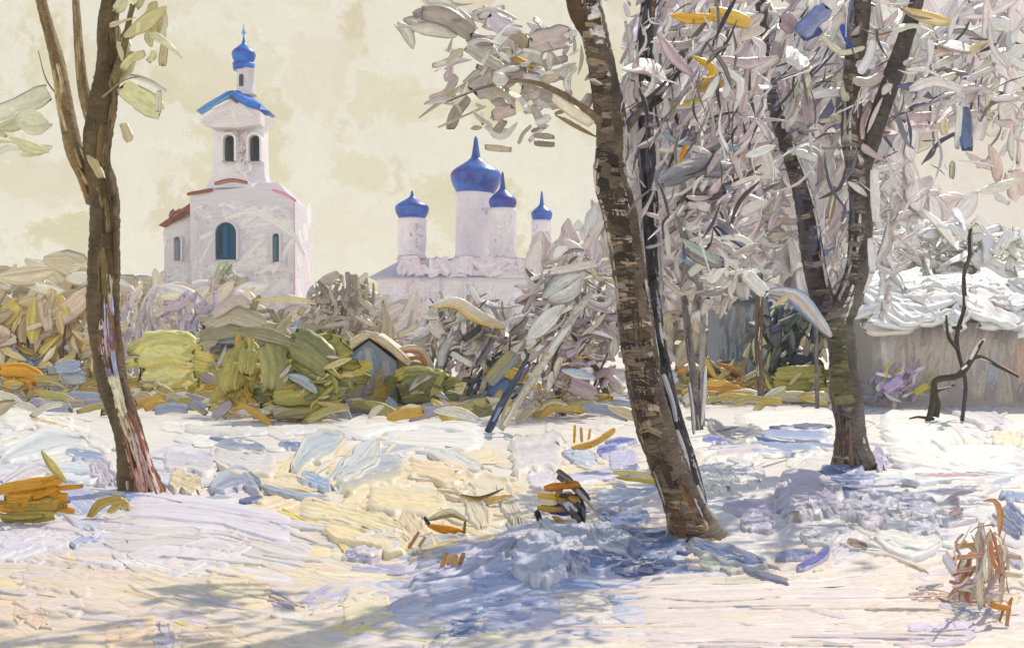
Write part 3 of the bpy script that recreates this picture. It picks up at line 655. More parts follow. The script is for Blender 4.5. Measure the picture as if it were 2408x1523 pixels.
D5 = 25.5
ht = empty('garden_hut', at(865, 972, D5) * np.array([1, 1, 0]), 'small bluish hut with a pale snow-capped gable roof among the olive bushes', 'hut')
w = Acc(); prism(w, [(800, 972), (932, 972), (932, 850), (868, 800), (800, 850)], D5, 1.8, '9aa4b4', 1.0)
wallfill(w, 802, 930, 850, 968, 60, ['b09a60', 'c09a48', 'a8a49c', '98a2b2', 'b4a08a', 'c8a850'], D5, w=(14, 26), L=(24, 60), ang=10, sd=40, k=1.15)
wallrows(w, [("812,880 850,825", 24, '7896c0 a4b4cc'), ("868,820 880,880", 30, '8aa2c4 b4b8bc'), ("905,850 915,890", 24, 'a8aeb8'), ("870,880 860,930", 36, 'a89a94')], D5); w.build('wall', M_WALL, ht, False)
r = Acc()
for sx in (-1, 1):
    A, B = at(868, 792, D5 - .10), at(868 + sx * 84, 852, D5 - .10); n_ = np.array([sx * .62, 0, .78]) * .12
    V = [A, B, B + [0, 2.3, 0], A + [0, 2.3, 0]]; V += [v + n_ for v in V]
    r.add(V, [(0, 1, 2, 3), (7, 6, 5, 4), (0, 4, 5, 1), (1, 5, 6, 2), (2, 6, 7, 3), (3, 7, 4, 0)], [cols('e8dcc8', 1.0)[0]] * 8, [(v[0], v[1], 1) for v in V])
wallrows(r, [("868,786 830,806 776,856", 20, 'f0e2cc d8c09c'), ("868,786 910,808 962,854", 20, 'eadcc6 c8a884'), ("850,782 890,788", 14, 'c8bfae')], D5 - .15, 1.2, .4); r.build('roof', M_SNOW, ht, False)
l = Acc(); prism(l, [(934, 968), (1012, 968), (1008, 856), (934, 846)], D5 + .3, 1.4, 'b0a890', 1.0); wallfill(l, 936, 1004, 862, 964, 24, ['a89a88', '8d8a58', 'b8ac98', 'a0986c'], D5 + .3, w=(12, 20), L=(24, 50), ang=15, sd=20)
o = l.build('lean_to', M_WALL, ht, False)
l = Acc(); wallrows(l, [("930,826 985,822 1018,872", 18, 'efe0c8 b87848'), ("935,846 985,842 1010,866", 10, 'c8905c')], D5 + .1, 1.2, .9); l.build('roof_edge', M_SNOW, o)

# ------------------------------------------------------------------ bushes and far growth
def bush(name, label, cat_, base, rows=(), fills=(), tw=(), D=None, group=None, k=KF):
    """base: (px, row of its foot); fills: tuples for fill() without D."""
    D = D or dist_of(base[1]); r = empty(name, at(base[0], 0, D) * np.array([1, 1, 0]), label, cat_, group)
    if tw:
        a = Acc(); twigs(a, tw, D); a.build('stem', M_BARK, r)
    a = Acc()
    for f in fills:
        f = dict(f); s = D / 25; fill(a, D=D, jit=f.pop('jit', .5 * s), k=f.pop('k', k), **f)
    for rw in rows:
        p = P2(rw[0]); m = np.mean(p, axis=0); lf = len(rw) > 3; d = D - .55 * D / 25 - rng.uniform(0, .15)
        stroke(a, p, rw[1] * (1 if lf or rw[1] < 20 else 1.35), rw[2], at(m[0], m[1], d), tilted(.12), th=.03 + rw[1] / F * D * .05, nl=14, nw=20, shape=rw[3] if lf else 'flat', k=k, rag=.14, bulge=rw[1] / F * D * (.1 if lf else .3), streak=.12, wob=.03)
    if rows and base[1] > 935 and any(f.get('uni') is None and f.get('nw') == 10 for f in fills):
        f = dict(fills[0]); mixp = f['pal'] + ['b8a878', 'a8a4a0', 'c8b884', '98a0a8', 'c09c50']
        fill(a, f['cx'], f['cy'] + .25 * f['ry'], f['rx'] * 1.15, f['ry'] * .95, f['n'] // 2, mixp, (7, 16), (26, 64), 12, 40, D - .75 * D / 25, .15, k=k, tilt=.2, th=.05, shape='leaf')
    a.build('foliage', M_LEAF, r)
    return r
# far wood: reads as one mass
fw = Acc()
for cx, cy, rx_, ry_, n, pal, d in ((120, 700, 220, 70, 120, ['cbbd9c', 'bfae88', 'd6cab0', 'b5a888', 'd8d0bc'], 70), (420, 720, 200, 60, 70, ['d4c9b4', 'cabfae', 'd6cdd0'], 72),
        (820, 745, 160, 50, 70, ['c4bab4', 'bfb4ac', 'd2c8c0'], 75), (1500, 640, 260, 150, 190, ['d8cacb', 'cfc2c4', 'e0d6d2', 'c4b6b6', 'dcd2c4'], 68), (1900, 560, 420, 160, 260, ['ddd0ce', 'd6c6ca', 'e4dcd4', 'ccbfc0'], 66)):
    fill(fw, cx, cy, rx_, ry_, n, pal, (22, 44), (40, 100), 80 if cx > 1300 else 30, 35, d, 4, k=1.3, tilt=.2, th=.04, nw=9, shape='leaf')
for cx, cy, rx_, ry_, n, d in ((1640, 330, 190, 420, 330, 64), (1960, 260, 200, 400, 330, 65), (2300, 140, 170, 170, 90, 66), (1800, 620, 260, 120, 160, 64)):
    fill(fw, cx, cy, rx_, ry_, n, ['dccfd3', 'd3c6cc', 'e6dcd9', 'd8c8c8', 'cdc2c8', 'e4dccb', 'dfd0ca'], (20, 44), (50, 130), 75, 30, d, 3, k=1.3, tilt=.25)
fill(fw, 1200, 800, 1500, 34, 330, ['c2b498', 'b4a68c', 'bdb2b0', 'cdc4b4', 'a89c88'], (18, 34), (40, 90), 70, 30, 62, 3, k=1.15, tilt=.3, uni=True)
tag(fw.build('far_woodland', M_LEAF), 'soft beige and pinkish winter woodland far behind the houses', 'woodland', kind='stuff')

OL = dict(ang=3, sd=12, curve=.12, shape='flat', tilt=.25, th=.06, nw=10)
bush('bush', 'pale yellow olive round bush just right of the left tree', 'bush', (392, 940), [("330,852 395,836 456,846", 92, 'c2bb70 d2cc88 bdb566 e0dcae'), ("334,880 455,868", 60, 'c8c27a d8d49c'), ("345,800 440,796", 26, 'b0a860 a09a58'), ("345,920 440,925", 30, 'b0a45a'), ("340,950 400,955", 30, 'b3a862 9a9358')], [dict(cx=390, cy=870, rx=66, ry=82, n=50, pal=['bdb56a', 'cfc87e', 'aaa258', 'd4cf92'], w=(14, 26), L=(40, 100), **OL)])
bush('bush', 'large dark olive bush with broad leaf masses left of the hut', 'bush', (700, 985), [("560,775 640,790 700,815", 34, '8a8668 9a9478', 'leaf'), ("640,800 655,860 650,925", 62, '72724a 868655 9a9560'), ("690,800 740,830 775,860", 62, '6e7048 85865a 7c7c50'), ("700,860 790,880", 44, 'a09a50 8d8a4a'), ("640,930 790,925", 40, 'a89e50 8f8c4c'), ("620,965 780,960", 34, 'b0a452 c4b058')], [dict(cx=710, cy=885, rx=100, ry=95, n=110, pal=['82824c', '74754a', '98944e', 'a8a052', '6a6c48', 'b0a048'], w=(16, 30), L=(50, 110), **OL)])
bush('bush', 'yellow green upright bush touching the large dark olive bush', 'bush', (565, 975), [("560,850 545,900 550,920", 46, 'b8ae62 a59c56'), ("590,820 580,880", 36, 'aaa45e')], [dict(cx=570, cy=890, rx=52, ry=85, n=55, pal=['b3aa5c', 'a39a54', 'c4ba70', '9a945a', 'b89440'], w=(12, 24), L=(36, 80), ang=75, sd=22)])
bush('bush', 'small dark olive bush in front of the hut corner', 'bush', (992, 975), [("938,912 990,906 1044,915", 70, '9a9656 77784a 6c6c42 54563a'), ("945,950 1040,948", 26, '6c6c42 8a8650'), ("930,885 960,875", 22, 'b0a048')], [dict(cx=992, cy=915, rx=52, ry=55, n=34, pal=['84834e', '70714a', '9a9450', '5c5c40'], w=(12, 22), L=(40, 80), **OL)])
bush('bush', 'grey green spreading bush below the bell tower', 'bush', (550, 930), [("480,770 540,740 620,760", 34, 'a09a84 b4ac9c'), ("470,790 560,775 640,790", 26, '8f8a70'), ("600,705 700,705 745,715", 16, 'cbbf98 d6c8a4', 'leaf'), ("500,740 560,705 590,720", 20, 'b8aaa4')], [dict(cx=570, cy=790, rx=125, ry=65, n=120, pal=['a39a80', '8f8a6a', 'b5ab98', '9c9478', 'aeb0b4', '8e9ab0'], w=(10, 20), L=(36, 80), ang=20, sd=35), dict(cx=560, cy=880, rx=120, ry=50, n=50, pal=['a8986a', 'b89a4a', '9a9068'], w=(12, 22), L=(30, 70), ang=5, sd=20)], D=40)
bush('bush', 'orange dry bush at the left edge', 'bush', (45, 945), [("0,870 60,872 100,895", 26, 'd79c2c b8841f'), ("0,895 80,905", 24, 'dca63c c48c30'), ("0,915 50,925", 18, 'b49a5c')], [dict(cx=40, cy=905, rx=80, ry=36, n=50, pal=['d09a34', 'c08c38', 'b08a50', 'a89878', 'c8a850'], w=(10, 20), L=(30, 70), **OL)])
bush('bush', 'blue grey low bush between the orange bush and the left tree', 'bush', (165, 950), [("130,865 190,860", 22, '98a4b8'), ("140,890 200,885", 26, '8c9ab0 a8aeb4')], [dict(cx=160, cy=905, rx=60, ry=40, n=40, pal=['929db2', 'a89c78', 'b09a58', '8a8a90', 'a08850'], w=(10, 18), L=(26, 60), **OL)])
bush('bush', 'tall brown ochre thicket at far left behind the dry bush', 'bush', (100, 915), (), [dict(cx=110, cy=808, rx=150, ry=100, n=190, pal=['c0ac7c', 'b49e70', 'c8b88c', 'a8946c', 'bcaa98', 'a0907a', 'c4b068', 'ccc0a0'], w=(14, 28), L=(36, 84), ang=60, sd=40, th=.05, tilt=.25, nw=9), dict(cx=90, cy=840, rx=110, ry=40, n=40, pal=['7f8090', '8c98b0', '6a6878', 'a89058'], w=(10, 18), L=(20, 60), ang=10, sd=40)], tw=[("60,910 66,820 60,740", 8, 3), ("140,910 150,800 165,700", 8, 3), ("190,910 180,830 190,760", 8, 3)], D=40)  # first palette paled toward the sky, distance haze put into the colour
bush('bush', 'lavender haze of twigs right of the left tree', 'bush', (340, 915), (), [dict(cx=330, cy=790, rx=60, ry=90, n=90, pal=['c4b8c4', 'b8acbc', 'ccc2c8', 'bcb0a4', 'd0c6b8'], w=(7, 14), L=(36, 90), ang=86, sd=14), dict(cx=450, cy=745, rx=70, ry=50, n=60, pal=['b8acbe', 'aca0b4', 'c4b8c4', 'c4bab0'], w=(8, 16), L=(24, 60), ang=60, sd=40)], D=44)
bush('bush', 'round grey brown bush between bell tower and cathedral', 'bush', (800, 900), (), [dict(cx=800, cy=740, rx=85, ry=95, n=150, pal=['a59c92', '968c80', 'b4aaa0', '8a8078', 'bcb0a8', 'a89c78'], w=(8, 16), L=(24, 60), ang=50, sd=50)], tw=[("800,890 798,800 806,720", 9, 3)], D=46)
bush('bush', 'green shrub growing at the foot of the teal door', 'bush', (528, 856), [("508,645 518,622 540,616", 8, '8aa870 c4d0b4', 'leaf'), ("530,645 545,622", 8, '7c9866', 'leaf')], [dict(cx=525, cy=648, rx=34, ry=26, n=34, pal=['98a880', 'b0b8a0', 'a8a48c', 'c4bcb0', 'd4d0cc'], w=(5, 9), L=(14, 34), ang=60, sd=40), dict(cx=525, cy=720, rx=44, ry=70, n=60, pal=['a89c88', '9c927c', 'b4a89c', 'a4a080'], w=(10, 16), L=(26, 50), ang=40, sd=40)], D=74)
TH = ['b4aaa2', 'f2f0ea a49c98', 'c8beb6', 'dcd6cc', '6a625c', 'f0ede6', 'b8ae98', 'a89fa8', '5a5450 a8a09c', 'd4cbd0', 'f4f2ec', 'e6e0d8 8a8480']
bush('bush', 'tangled grey thicket with white leaves left of the middle tree', 'bush', (1130, 965), [("1008,722 1070,712 1130,748 1200,772", 34, 'f0f0ea dcb45a', 'leaf'), ("1040,790 1010,760", 20, 'cfc8c0'), ("1090,800 1130,770", 16, '4a4648'), ("1120,860 1160,800", 14, '3e3c42 8a8a94'), ("1060,830 1110,860", 14, 'e4e0d8'), ("1150,900 1210,830", 26, 'b8a648 8a9ab0'), ("1150,930 1200,900", 24, '4a62a0 7a8aae'), ("1180,870 1240,890", 22, 'c0a850')],
     [dict(cx=1110, cy=790, rx=130, ry=100, n=260, pal=TH, w=(6, 15), L=(24, 70), ang=55, sd=35), dict(cx=1180, cy=900, rx=70, ry=70, n=110, pal=['4a5a88', '8a98b4', '3a3c48', 'b0a060', 'e4e0d8', '6a6a78', 'c4b470'], w=(5, 12), L=(30, 70), ang=50, sd=20)],
     tw=[("1120,1010 1100,880 1050,760 1010,700", 14, 3), ("1150,1010 1190,900 1200,790", 12, 3)])
bush('bush', 'dark tangled thicket with a large black and white leaf left of the middle trunk', 'bush', (1330, 975), [("1275,700 1320,655 1380,640", 44, '3a3a3c e8e6e2', 'leaf'), ("1290,705 1340,690 1372,655", 34, 'e9e9e6 b4b4b0', 'leaf'), ("1240,800 1300,740 1330,720", 40, 'dcdad2 f0eee8', 'leaf'), ("1290,640 1400,620", 18, 'd8ccc8'), ("1370,700 1420,720 1460,690", 16, 'e0d8dc 9a8aa0', 'leaf'), ("1320,870 1400,890", 22, '9ab0d4 d8d8d8', 'leaf'), ("1340,900 1400,930", 30, 'a09098 b4a4a4')],
     [dict(cx=1350, cy=720, rx=110, ry=125, n=260, pal=TH + ['a894a0', '8a7884', 'c4b0b4'], w=(6, 14), L=(24, 80), ang=30, sd=50), dict(cx=1340, cy=890, rx=110, ry=70, n=130, pal=['a89a94', 'b8a8a0', '8a7c80', 'd4cab8', 'c8b070', 'd8d4d8', 'a090a0'], w=(8, 18), L=(24, 60), ang=40, sd=40)],
     tw=[("1440,980 1410,880 1380,840 1340,780 1295,770", 18, 5), ("1330,990 1300,870 1340,760 1400,690", 12, 3), ("1380,970 1400,900 1430,830", 10, 3)])
bush('bush', 'ochre low bush behind the middle tree', 'bush', (1690, 945), [("1640,930 1700,915 1750,925", 24, 'c89a40 b87a40'), ("1660,900 1720,905", 18, 'd8b460')], [dict(cx=1690, cy=900, rx=80, ry=46, n=80, pal=['c0a058', 'a08a58', 'c8b484', '8a7a68', 'b08048', '5c5858'], w=(8, 16), L=(26, 60), ang=10, sd=40)])
bush('bush', 'olive bush left of the right trunk', 'bush', (1880, 945), [("1825,880 1935,872", 26, '9c9a52 b0aa60'), ("1820,905 1940,900", 28, 'a8a456 8c8a48'), ("1840,930 1930,928", 22, '98924e')], [dict(cx=1880, cy=905, rx=60, ry=38, n=40, pal=['a09c54', '8e8c4a', 'b4ae66'], w=(10, 20), L=(30, 70), **OL)])
bush('bush', 'dark blue green bush above the olive bush by the right trunk', 'bush', (1840, 935), (), [dict(cx=1840, cy=800, rx=85, ry=90, n=150, pal=['565c66', '6a7078', '4a5468', '7a7a70', '3e4a52', '8a8a80', 'd0c8a8', '5a6a58'], w=(10, 20), L=(26, 66), ang=70, sd=40)], D=31)
bush('bush', 'small purple and yellow bush against the shed wall', 'bush', (2110, 955), [("2080,920 2120,890", 20, 'b09cc0'), ("2150,925 2180,905", 18, 'b4aa50')], [dict(cx=2110, cy=905, rx=60, ry=45, n=50, pal=['a898b4', 'b8aab8', 'c0b070', '9a90a0', 'd8d0d8'], w=(8, 14), L=(24, 56), ang=60, sd=40)], D=27.2)
bush('bush', 'snow laden bushes rising behind the snowy shed roof', 'bush', (2250, 930), [("2230,530 2290,570", 22, 'f0eee6', 'leaf'), ("2290,600 2400,680", 34, 'f3f1ea'), ("2380,540 2340,600", 20, 'eae6d8'), ("2100,560 2160,580", 26, 'f2f0e8')], [dict(cx=2230, cy=610, rx=220, ry=85, n=230, pal=['f0eee6', 'e9e5d8', 'e0dac8', 'f4f2ea', 'd2cabc', 'dcd4d8'], w=(10, 24), L=(30, 90), ang=-15, sd=40, k=1.5, up=.9), dict(cx=2240, cy=780, rx=200, ry=110, n=80, pal=['b8b0a8', 'a8a098', 'c8c0b8'], w=(14, 24), L=(40, 90), ang=70, sd=30)], D=34)

ug = Acc(); UG = ['b0a468', 'a0985c b8ac74', 'c0a858', 'b4a48c', 'a89cac', '98a0b0', 'c4b898', 'd8d0bc b4a878', '8e8a5c', 'bc9848', 'd8d2c0']
for x0, x1, y0, y1, n in ((-60, 640, 900, 965, 110), (560, 1120, 890, 975, 150), (1000, 1480, 915, 975, 80), (1600, 2060, 880, 945, 80)):
    for _ in range(n):
        y = rng.uniform(y0, y1); x = rng.uniform(x0, x1); D = dist_of(max(y + 22, 935)) ; l = rng.uniform(40, 110); q = math.radians(rng.normal(4, 22)); dx, dy = math.cos(q) * l / 2, -math.sin(q) * l / 2
        stroke(ug, [(x - dx, y - dy), (x, y - rng.uniform(0, 8)), (x + dx, y + dy)], rng.uniform(14, 30), UG[rng.integers(len(UG))], at(x, y, D), np.array([rng.normal(0, .2), -1, rng.uniform(.2, .9)]), th=.02 * D / 25, nl=8, nw=9, k=1.2, shape=('leaf', 'flat')[rng.integers(2)])
tag(ug.build('undergrowth', M_LEAF), 'low ochre, olive and grey dry undergrowth along the edge of the snow', 'undergrowth', kind='stuff')

# ------------------------------------------------------------------ trees
def tree(name, label, trunk, D, spec, barks, limbs=(), crown=None, group=None):
    b = trunk[0]; r = empty(name, at(b[0], 0, D) * np.array([1, 1, 0]), label, 'tree', group)
    a = Acc(); tube(a, trunk, D, spec)
    for kw in barks: bark(a, trunk, D, **kw)
    a.build('trunk', M_BARK, r)
    for lt, sp, bk, dl in limbs:
        a = Acc(); tube(a, lt, D, sp, ns=14, lean=dl)
        for kw in bk: bark(a, lt, D, **kw)
        a.build('limb', M_BARK, r)
    if crown:
        a = Acc(); crown(a, D); a.build('crown', M_LEAF, r)
    return r
OLIVE = ['5a4c30', '4c3e28', '685838', '403624', '766446', '544830']
T1 = [(336, 1168, 116), (320, 1095, 80), (296, 1000, 64), (264, 900, 68), (250, 800, 72), (244, 700, 74), (244, 600, 70), (246, 500, 66), (238, 430, 68), (229, 375, 60), (234, 300, 66), (246, 220, 60), (255, 140, 52), (252, 60, 46), (262, 0, 42), (270, -120, 34), (262, -300, 22), (270, -430, 8)]
def crown1(a, D):
    SO = dict(th=.04, tilt=.15, nw=10, streak=.12)
    fill(a, 320, 70, 80, 100, 30, ['d8d2a2', 'd0ca94', 'ddd8b4', 'c4bc88', 'c8ba94'], (16, 30), (30, 80), 70, 40, D, .6, k=1.25, **SO)
    leafs(a, [("285,200 330,232 378,262", 52, 'd6d4ac c8c898 dcdab8'), ("300,176 350,190 390,214", 11, 'a8aaa0 e6e6da'), ("374,215 372,262", 14, 'd0ceb4'), ("290,290 305,330", 24, 'c4b890'), ("272,60 262,110", 30, 'b8ae84 a09468'), ("210,360 240,420", 22, 'b4a67c')], D, .3, 1.25, th=.05, tilt=.12)
    fill(a, 30, 330, 80, 90, 12, ['ddd8b4', 'd6d0a8', 'e2dcc0'], (18, 34), (50, 110), 8, 12, D + 1, .8, k=1.3, **SO)
    twigs(a, [("262,120 300,60 330,-20", 7, 3), ("240,230 290,190 330,180", 6, 2), ("150,240 110,190 90,120", 5, 2)], D, '9a8c6a 847654')
tree('tree', 'forked olive brown tree standing alone at the left', T1, dist_of(1158), '6a5a40 4f4330',
     [dict(n=90, pal=OLIVE, across=False, wr=(8, 20), t0=.28), dict(n=26, pal=['7a4a3e', '8a5648', 'b09088', '9a6a5c', 'c0a8a8', 'a88478'], across=False, wr=(10, 20), t1=.12), dict(n=20, pal=['6a4a40', '504038', '7a5a4c'], across=False, t0=.08, t1=.3), dict(n=8, pal=['8f94c8', 'a8b0dc', 'b8b0c4'], across=False, wr=(8, 14), vr=(.02, .22), t0=.19, t1=.32, lr=(.6, 1.1)), dict(n=10, pal=['c9bf9c', 'd4caa8', 'b8ac90'], across=False, wr=(16, 24), vr=(-.15, .2), t0=.07, t1=.17), dict(n=16, pal=['8a7868', 'b09a84', '9c8c98', 'b8a8b4', '7c6c90'], across=False, vr=(-.45, .2), t0=.1, t1=.3)],  # lavender-blue strokes paint a reflected highlight on the trunk
     [([(226, 470, 50), (205, 410, 46), (175, 350, 42), (155, 260, 38), (138, 160, 34), (115, 70, 28), (96, -5, 25), (70, -120, 18), (60, -260, 8)], '94805c 76623f', [dict(n=34, pal=['96825a', '7c6640', 'a8946c', '6a5436', 'b4a484'], across=False, wr=(8, 14))], .8),
      ([(236, 330, 36), (212, 270, 32), (196, 200, 26), (186, 120, 22), (180, 30, 18), (170, -110, 8)], 'a08c68 84704c', [dict(n=14, pal=['a8946c', '8a7450', 'b4a484'], across=False, wr=(6, 11))], .5),
      ([(250, 240, 30), (290, 120, 16), (310, 20, 12), (350, -130, 5)], '8a7a58 6a5c40', [], -.5)], crown1)

BR = ['6a5a4a', '7a6a58', '544638', '92826a', '443a34', '706458', '847868', '5e5046']
T2 = [(1636, 1296, 168), (1632, 1268, 142), (1620, 1225, 104), (1590, 1140, 86), (1556, 1050, 88), (1531, 965, 86), (1514, 900, 81), (1500, 800, 84), (1490, 700, 79), (1475, 600, 77), (1455, 500, 79), (1434, 420, 77), (1440, 350, 75), (1436, 270, 72), (1420, 180, 66), (1402, 100, 61), (1386, 0, 56), (1372, -140, 43), (1380, -320, 25), (1370, -460, 9)]
PK = ['f4f1ec a89c9e', 'e9e2e2 8e8488', 'f2eee6 c4b4ba', 'd8ccd2 6e666a', 'f6f4ee', 'efe8e0 b4a49c', 'ddd0d4', 'd2c4ca', 'e6dede', 'c8bbc0', 'efeae4', 'b8acac', 'd8ccc0', 'e2d4d2', 'c4b4ba', 'a89c9c', 'f0ece6']
def crown2(a, D):
    leafs(a, [("990,30 1050,40 1112,82", 46, 'a8a29e b4aca4'), ("1148,42 1204,72", 46, 'd2c9d2'), ("1250,102 1342,82", 56, 'baaeac'), ("1200,76 1242,102", 28, 'b4a892'), ("1098,112 1182,162", 28, 'dcd8c8 b4aca0'), ("1184,120 1230,150 1292,172", 24, 'e6bc3e cf9f2e', 'leaf'), ("1160,162 1232,162", 36, 'aaa096'), ("1230,182 1292,192", 26, 'd2cbd4'), ("1278,192 1314,170", 24, 'c2b8a2'), ("985,278 1060,222 1148,165", 11, 'b8a888 d8cca8', 'leaf'), ("1040,242 1072,180", 20, 'ccc4b4'), ("1030,300 1142,250", 6, 'cfc7ac'), ("1150,212 1212,252", 44, 'd8d0c0'), ("1158,272 1204,258", 30, 'd0bcb6'), ("1255,250 1277,302", 20, 'beb5ae'), ("1138,298 1180,322 1217,288", 15, 'eeeade', 'leaf'), ("1140,346 1202,352", 16, 'c6baa8'), ("1256,318 1302,322", 14, 'a49c92'), ("1256,336 1304,340", 16, '9c948a'), ("1305,270 1402,322", 12, 'a69676', 'leaf'), ("1300,230 1392,292", 26, 'd8d0ba')], D, .6, 1.15)
    fill(a, 1210, 180, 190, 150, 95, ['d9d2c4', 'cdc4c0', 'e4dfd0', 'b8aea4', 'c8bfae', 'e9e4da', 'a89e92', 'd0c0bc'], (8, 20), (24, 70), 15, 45, D, .9, k=1.15)
    fill(a, 1060, 60, 130, 60, 24, ['cfc8c0', 'd8d2c4', 'b0a8a4'], (12, 28), (40, 90), -20, 25, D + .5, .7, k=1.15)
    wash(a, 1640, 330, 160, 320, 70, ['ddd0d4', 'd2c4ca', 'e6dede', 'd8ccc0', 'e2d4d2'], D + 2.2)
    wash(a, 1250, 160, 110, 90, 10, ['d9d2c4', 'cdc4c0', 'e0dbcc', 'b8aea4'], D + 1.4, 10)
    fill(a, 1640, 260, 170, 300, 270, PK + ['b8a4ae', '9a8e94 d8ccd0', 'c8b4ba'], (8, 22), (30, 90), 62, 42, D + .6, 1.3, curve=.35)
    fill(a, 1640, 300, 170, 320, 55, ['f6f4ee', 'f2eee8', 'e9e0e2'], (3, 6), (40, 120), 60, 50, D + .2, 1.0, shape='leaf', curve=.4)
    fill(a, 1640, 480, 120, 170, 140, PK + ['6a6468', '8e8a90', '5a6080', '8a9aa8'], (8, 22), (26, 80), 20, 50, D + .4, 1.0)
    fill(a, 1630, 300, 160, 310, 110, ['5a5450', '4a4440', '7a726c', '3e3c40'], (4, 8), (40, 120), 70, 30, D, 1.0, shape='leaf')
    leafs(a, [("1578,36 1630,44 1682,40", 30, 'deae3e c8982e', 'leaf'), ("1668,32 1720,40 1762,56", 36, 'cca94c b89a50'), ("1628,132 1678,166 1640,212", 20, 'e8bd32 d8a828', 'leaf'), ("1640,204 1704,188", 36, 'cba250 b08c50'), ("1578,246 1640,236 1684,212", 14, 'ecca46', 'leaf'), ("1600,384 1614,338", 12, 'de8f26', 'leaf'), ("1488,262 1562,214", 38, '524e4e 3a3838'), ("1560,425 1630,395 1720,400", 46, '98989e 5a5a60'), ("1610,462 1700,450", 34, '6f6a6c 3f3c40'), ("1620,492 1690,482", 26, '5e5a5c 8a8688'), ("1640,520 1700,530 1760,590", 30, 'c8bcc4 4a5680', 'leaf'), ("1680,560 1740,560 1790,590", 16, 'e8e4e2', 'leaf'), ("1720,600 1790,570", 14, 'b0a8a0', 'leaf'), ("1590,640 1640,580", 26, 'e4dedc'), ("1700,640 1660,700", 34, 'efece4'), ("1750,640 1800,690", 34, 'e6e2d0'), ("1600,560 1690,620", 20, '8aa090 c0c8c0', 'leaf'), ("1760,330 1700,420", 8, '5a504c', 'leaf')], D - .2, .6)
    fill(a, 1680, 640, 110, 80, 90, ['f0ede6', 'e4dcd8', 'd8ccca', 'c4b8b0', 'e6e0c8', '8a8480'], (10, 22), (30, 80), 40, 50, D + .6, .8)
    fill(a, 1450, -140, 300, 120, 60, PK, (10, 24), (40, 90), 40, 50, D, 1.6)
tree('tree', 'thick leaning brown tree in the middle with banded bark', T2, dist_of(1266), '7e7264 5a5048',
     [dict(n=190, pal=BR, wr=(9, 22)), dict(n=34, pal=['3e3834', '34302e', '564a40', '2c2a2a'], wr=(14, 28), t0=.2, t1=.55), dict(n=16, pal=['3a3230', '4a3a30', '2e2a2a'], wr=(12, 22), across=False, t0=.1, t1=.5), dict(n=70, pal=['f0ece4', 'd8d0d0 8a8284', 'c9c0c4', 'b8a890', 'f4f0ea 6a6260'], across=False, wr=(7, 13), vr=(.34, .49), lr=(.3, .7)), dict(n=30, pal=['a89a8c', '94887e', 'b4a89a', '8c7e6c', 'a09070'], wr=(9, 18), lr=(.4, .9)), dict(n=10, pal=['e4ded8', 'd0c8c6'], wr=(8, 14), lr=(.3, .7), vr=(.05, .45)), dict(n=14, pal=['cfc6b4', 'b4a890'], across=False, wr=(5, 9), vr=(-.49, -.42)), dict(n=18, pal=['5c4434', '6e4e3a', '48382e', '8a6a48'], across=False, wr=(12, 20), t1=.3), dict(n=10, pal=['e6e2da', 'f0ece2'], wr=(10, 18), t0=.68, t1=.74)],  # pale right-edge strokes paint snow and a rim highlight on the bark
     [([(1432, 300, 30), (1380, 262, 20), (1310, 215, 14), (1230, 190, 10), (1140, 205, 6), (1050, 240, 3)], '9a8a70 7a6c58', [], -1.0),
      ([(1440, 340, 24), (1520, 240, 18), (1600, 130, 14), (1680, 20, 10), (1730, -100, 4)], '6a605a 8a807a', [], .8),
      ([(1395, 90, 40), (1360, 40, 36), (1345, -10, 34), (1310, -160, 16), (1290, -300, 6)], '6a563e 54442f', [dict(n=14, pal=['6a543c', '54442f', '7c6648'], wr=(10, 18), across=False)], -.3)], crown2)
T3 = [(1650, 1235, 52), (1622, 1100, 40), (1592, 1000, 40), (1564, 900, 40), (1546, 800, 38), (1534, 700, 38), (1528, 600, 40), (1526, 500, 43), (1522, 400, 43), (1516, 300, 40), (1513, 200, 39), (1516, 100, 37), (1527, -20, 34), (1535, -160, 25), (1530, -320, 9)]
def crown3(a, D):
    leafs(a, [("1478,60 1484,130 1488,200", 12, 'f0ece6 b8aeb0'), ("1482,230 1490,300 1492,360", 12, 'e9e4e0 c4babc'), ("1488,380 1500,450 1504,520", 13, 'f4f0ea d0c8c8'), ("1506,540 1512,600 1514,660", 11, 'ece6e2 a8a0a4'), ("1546,330 1548,400 1552,470", 9, 'f2eee8'), ("1550,540 1556,620 1552,690", 10, 'e4dede 8a8890'), ("1528,740 1540,810 1548,860", 12, 'e9e6e6 9aa2b4'), ("1560,880 1580,940 1590,990", 12, 'f0eeee 8a90a4'), ("1592,1010 1612,1070 1624,1130", 11, 'f2f0ec b0b0bc'), ("1640,1140 1660,1190 1690,1225", 10, 'f0eee8 b8a898'), ("1470,10 1478,40", 12, 'd8d0d4'), ("1620,900 1628,960 1632,1020", 9, 'f0eeec 6a6670'), ("1660,860 1656,940 1650,1000", 7, 'f4f2ee')], D - .25, .03, 1.3, th=.2, tilt=.1)
    fill(a, 1530, 60, 70, 160, 40, PK + ['4a4448', '6a6a80'], (6, 14), (20, 60), 60, 50, D, .5)
    fill(a, 1530, -140, 100, 100, 14, PK, (8, 18), (30, 70), 60, 50, D, .8)
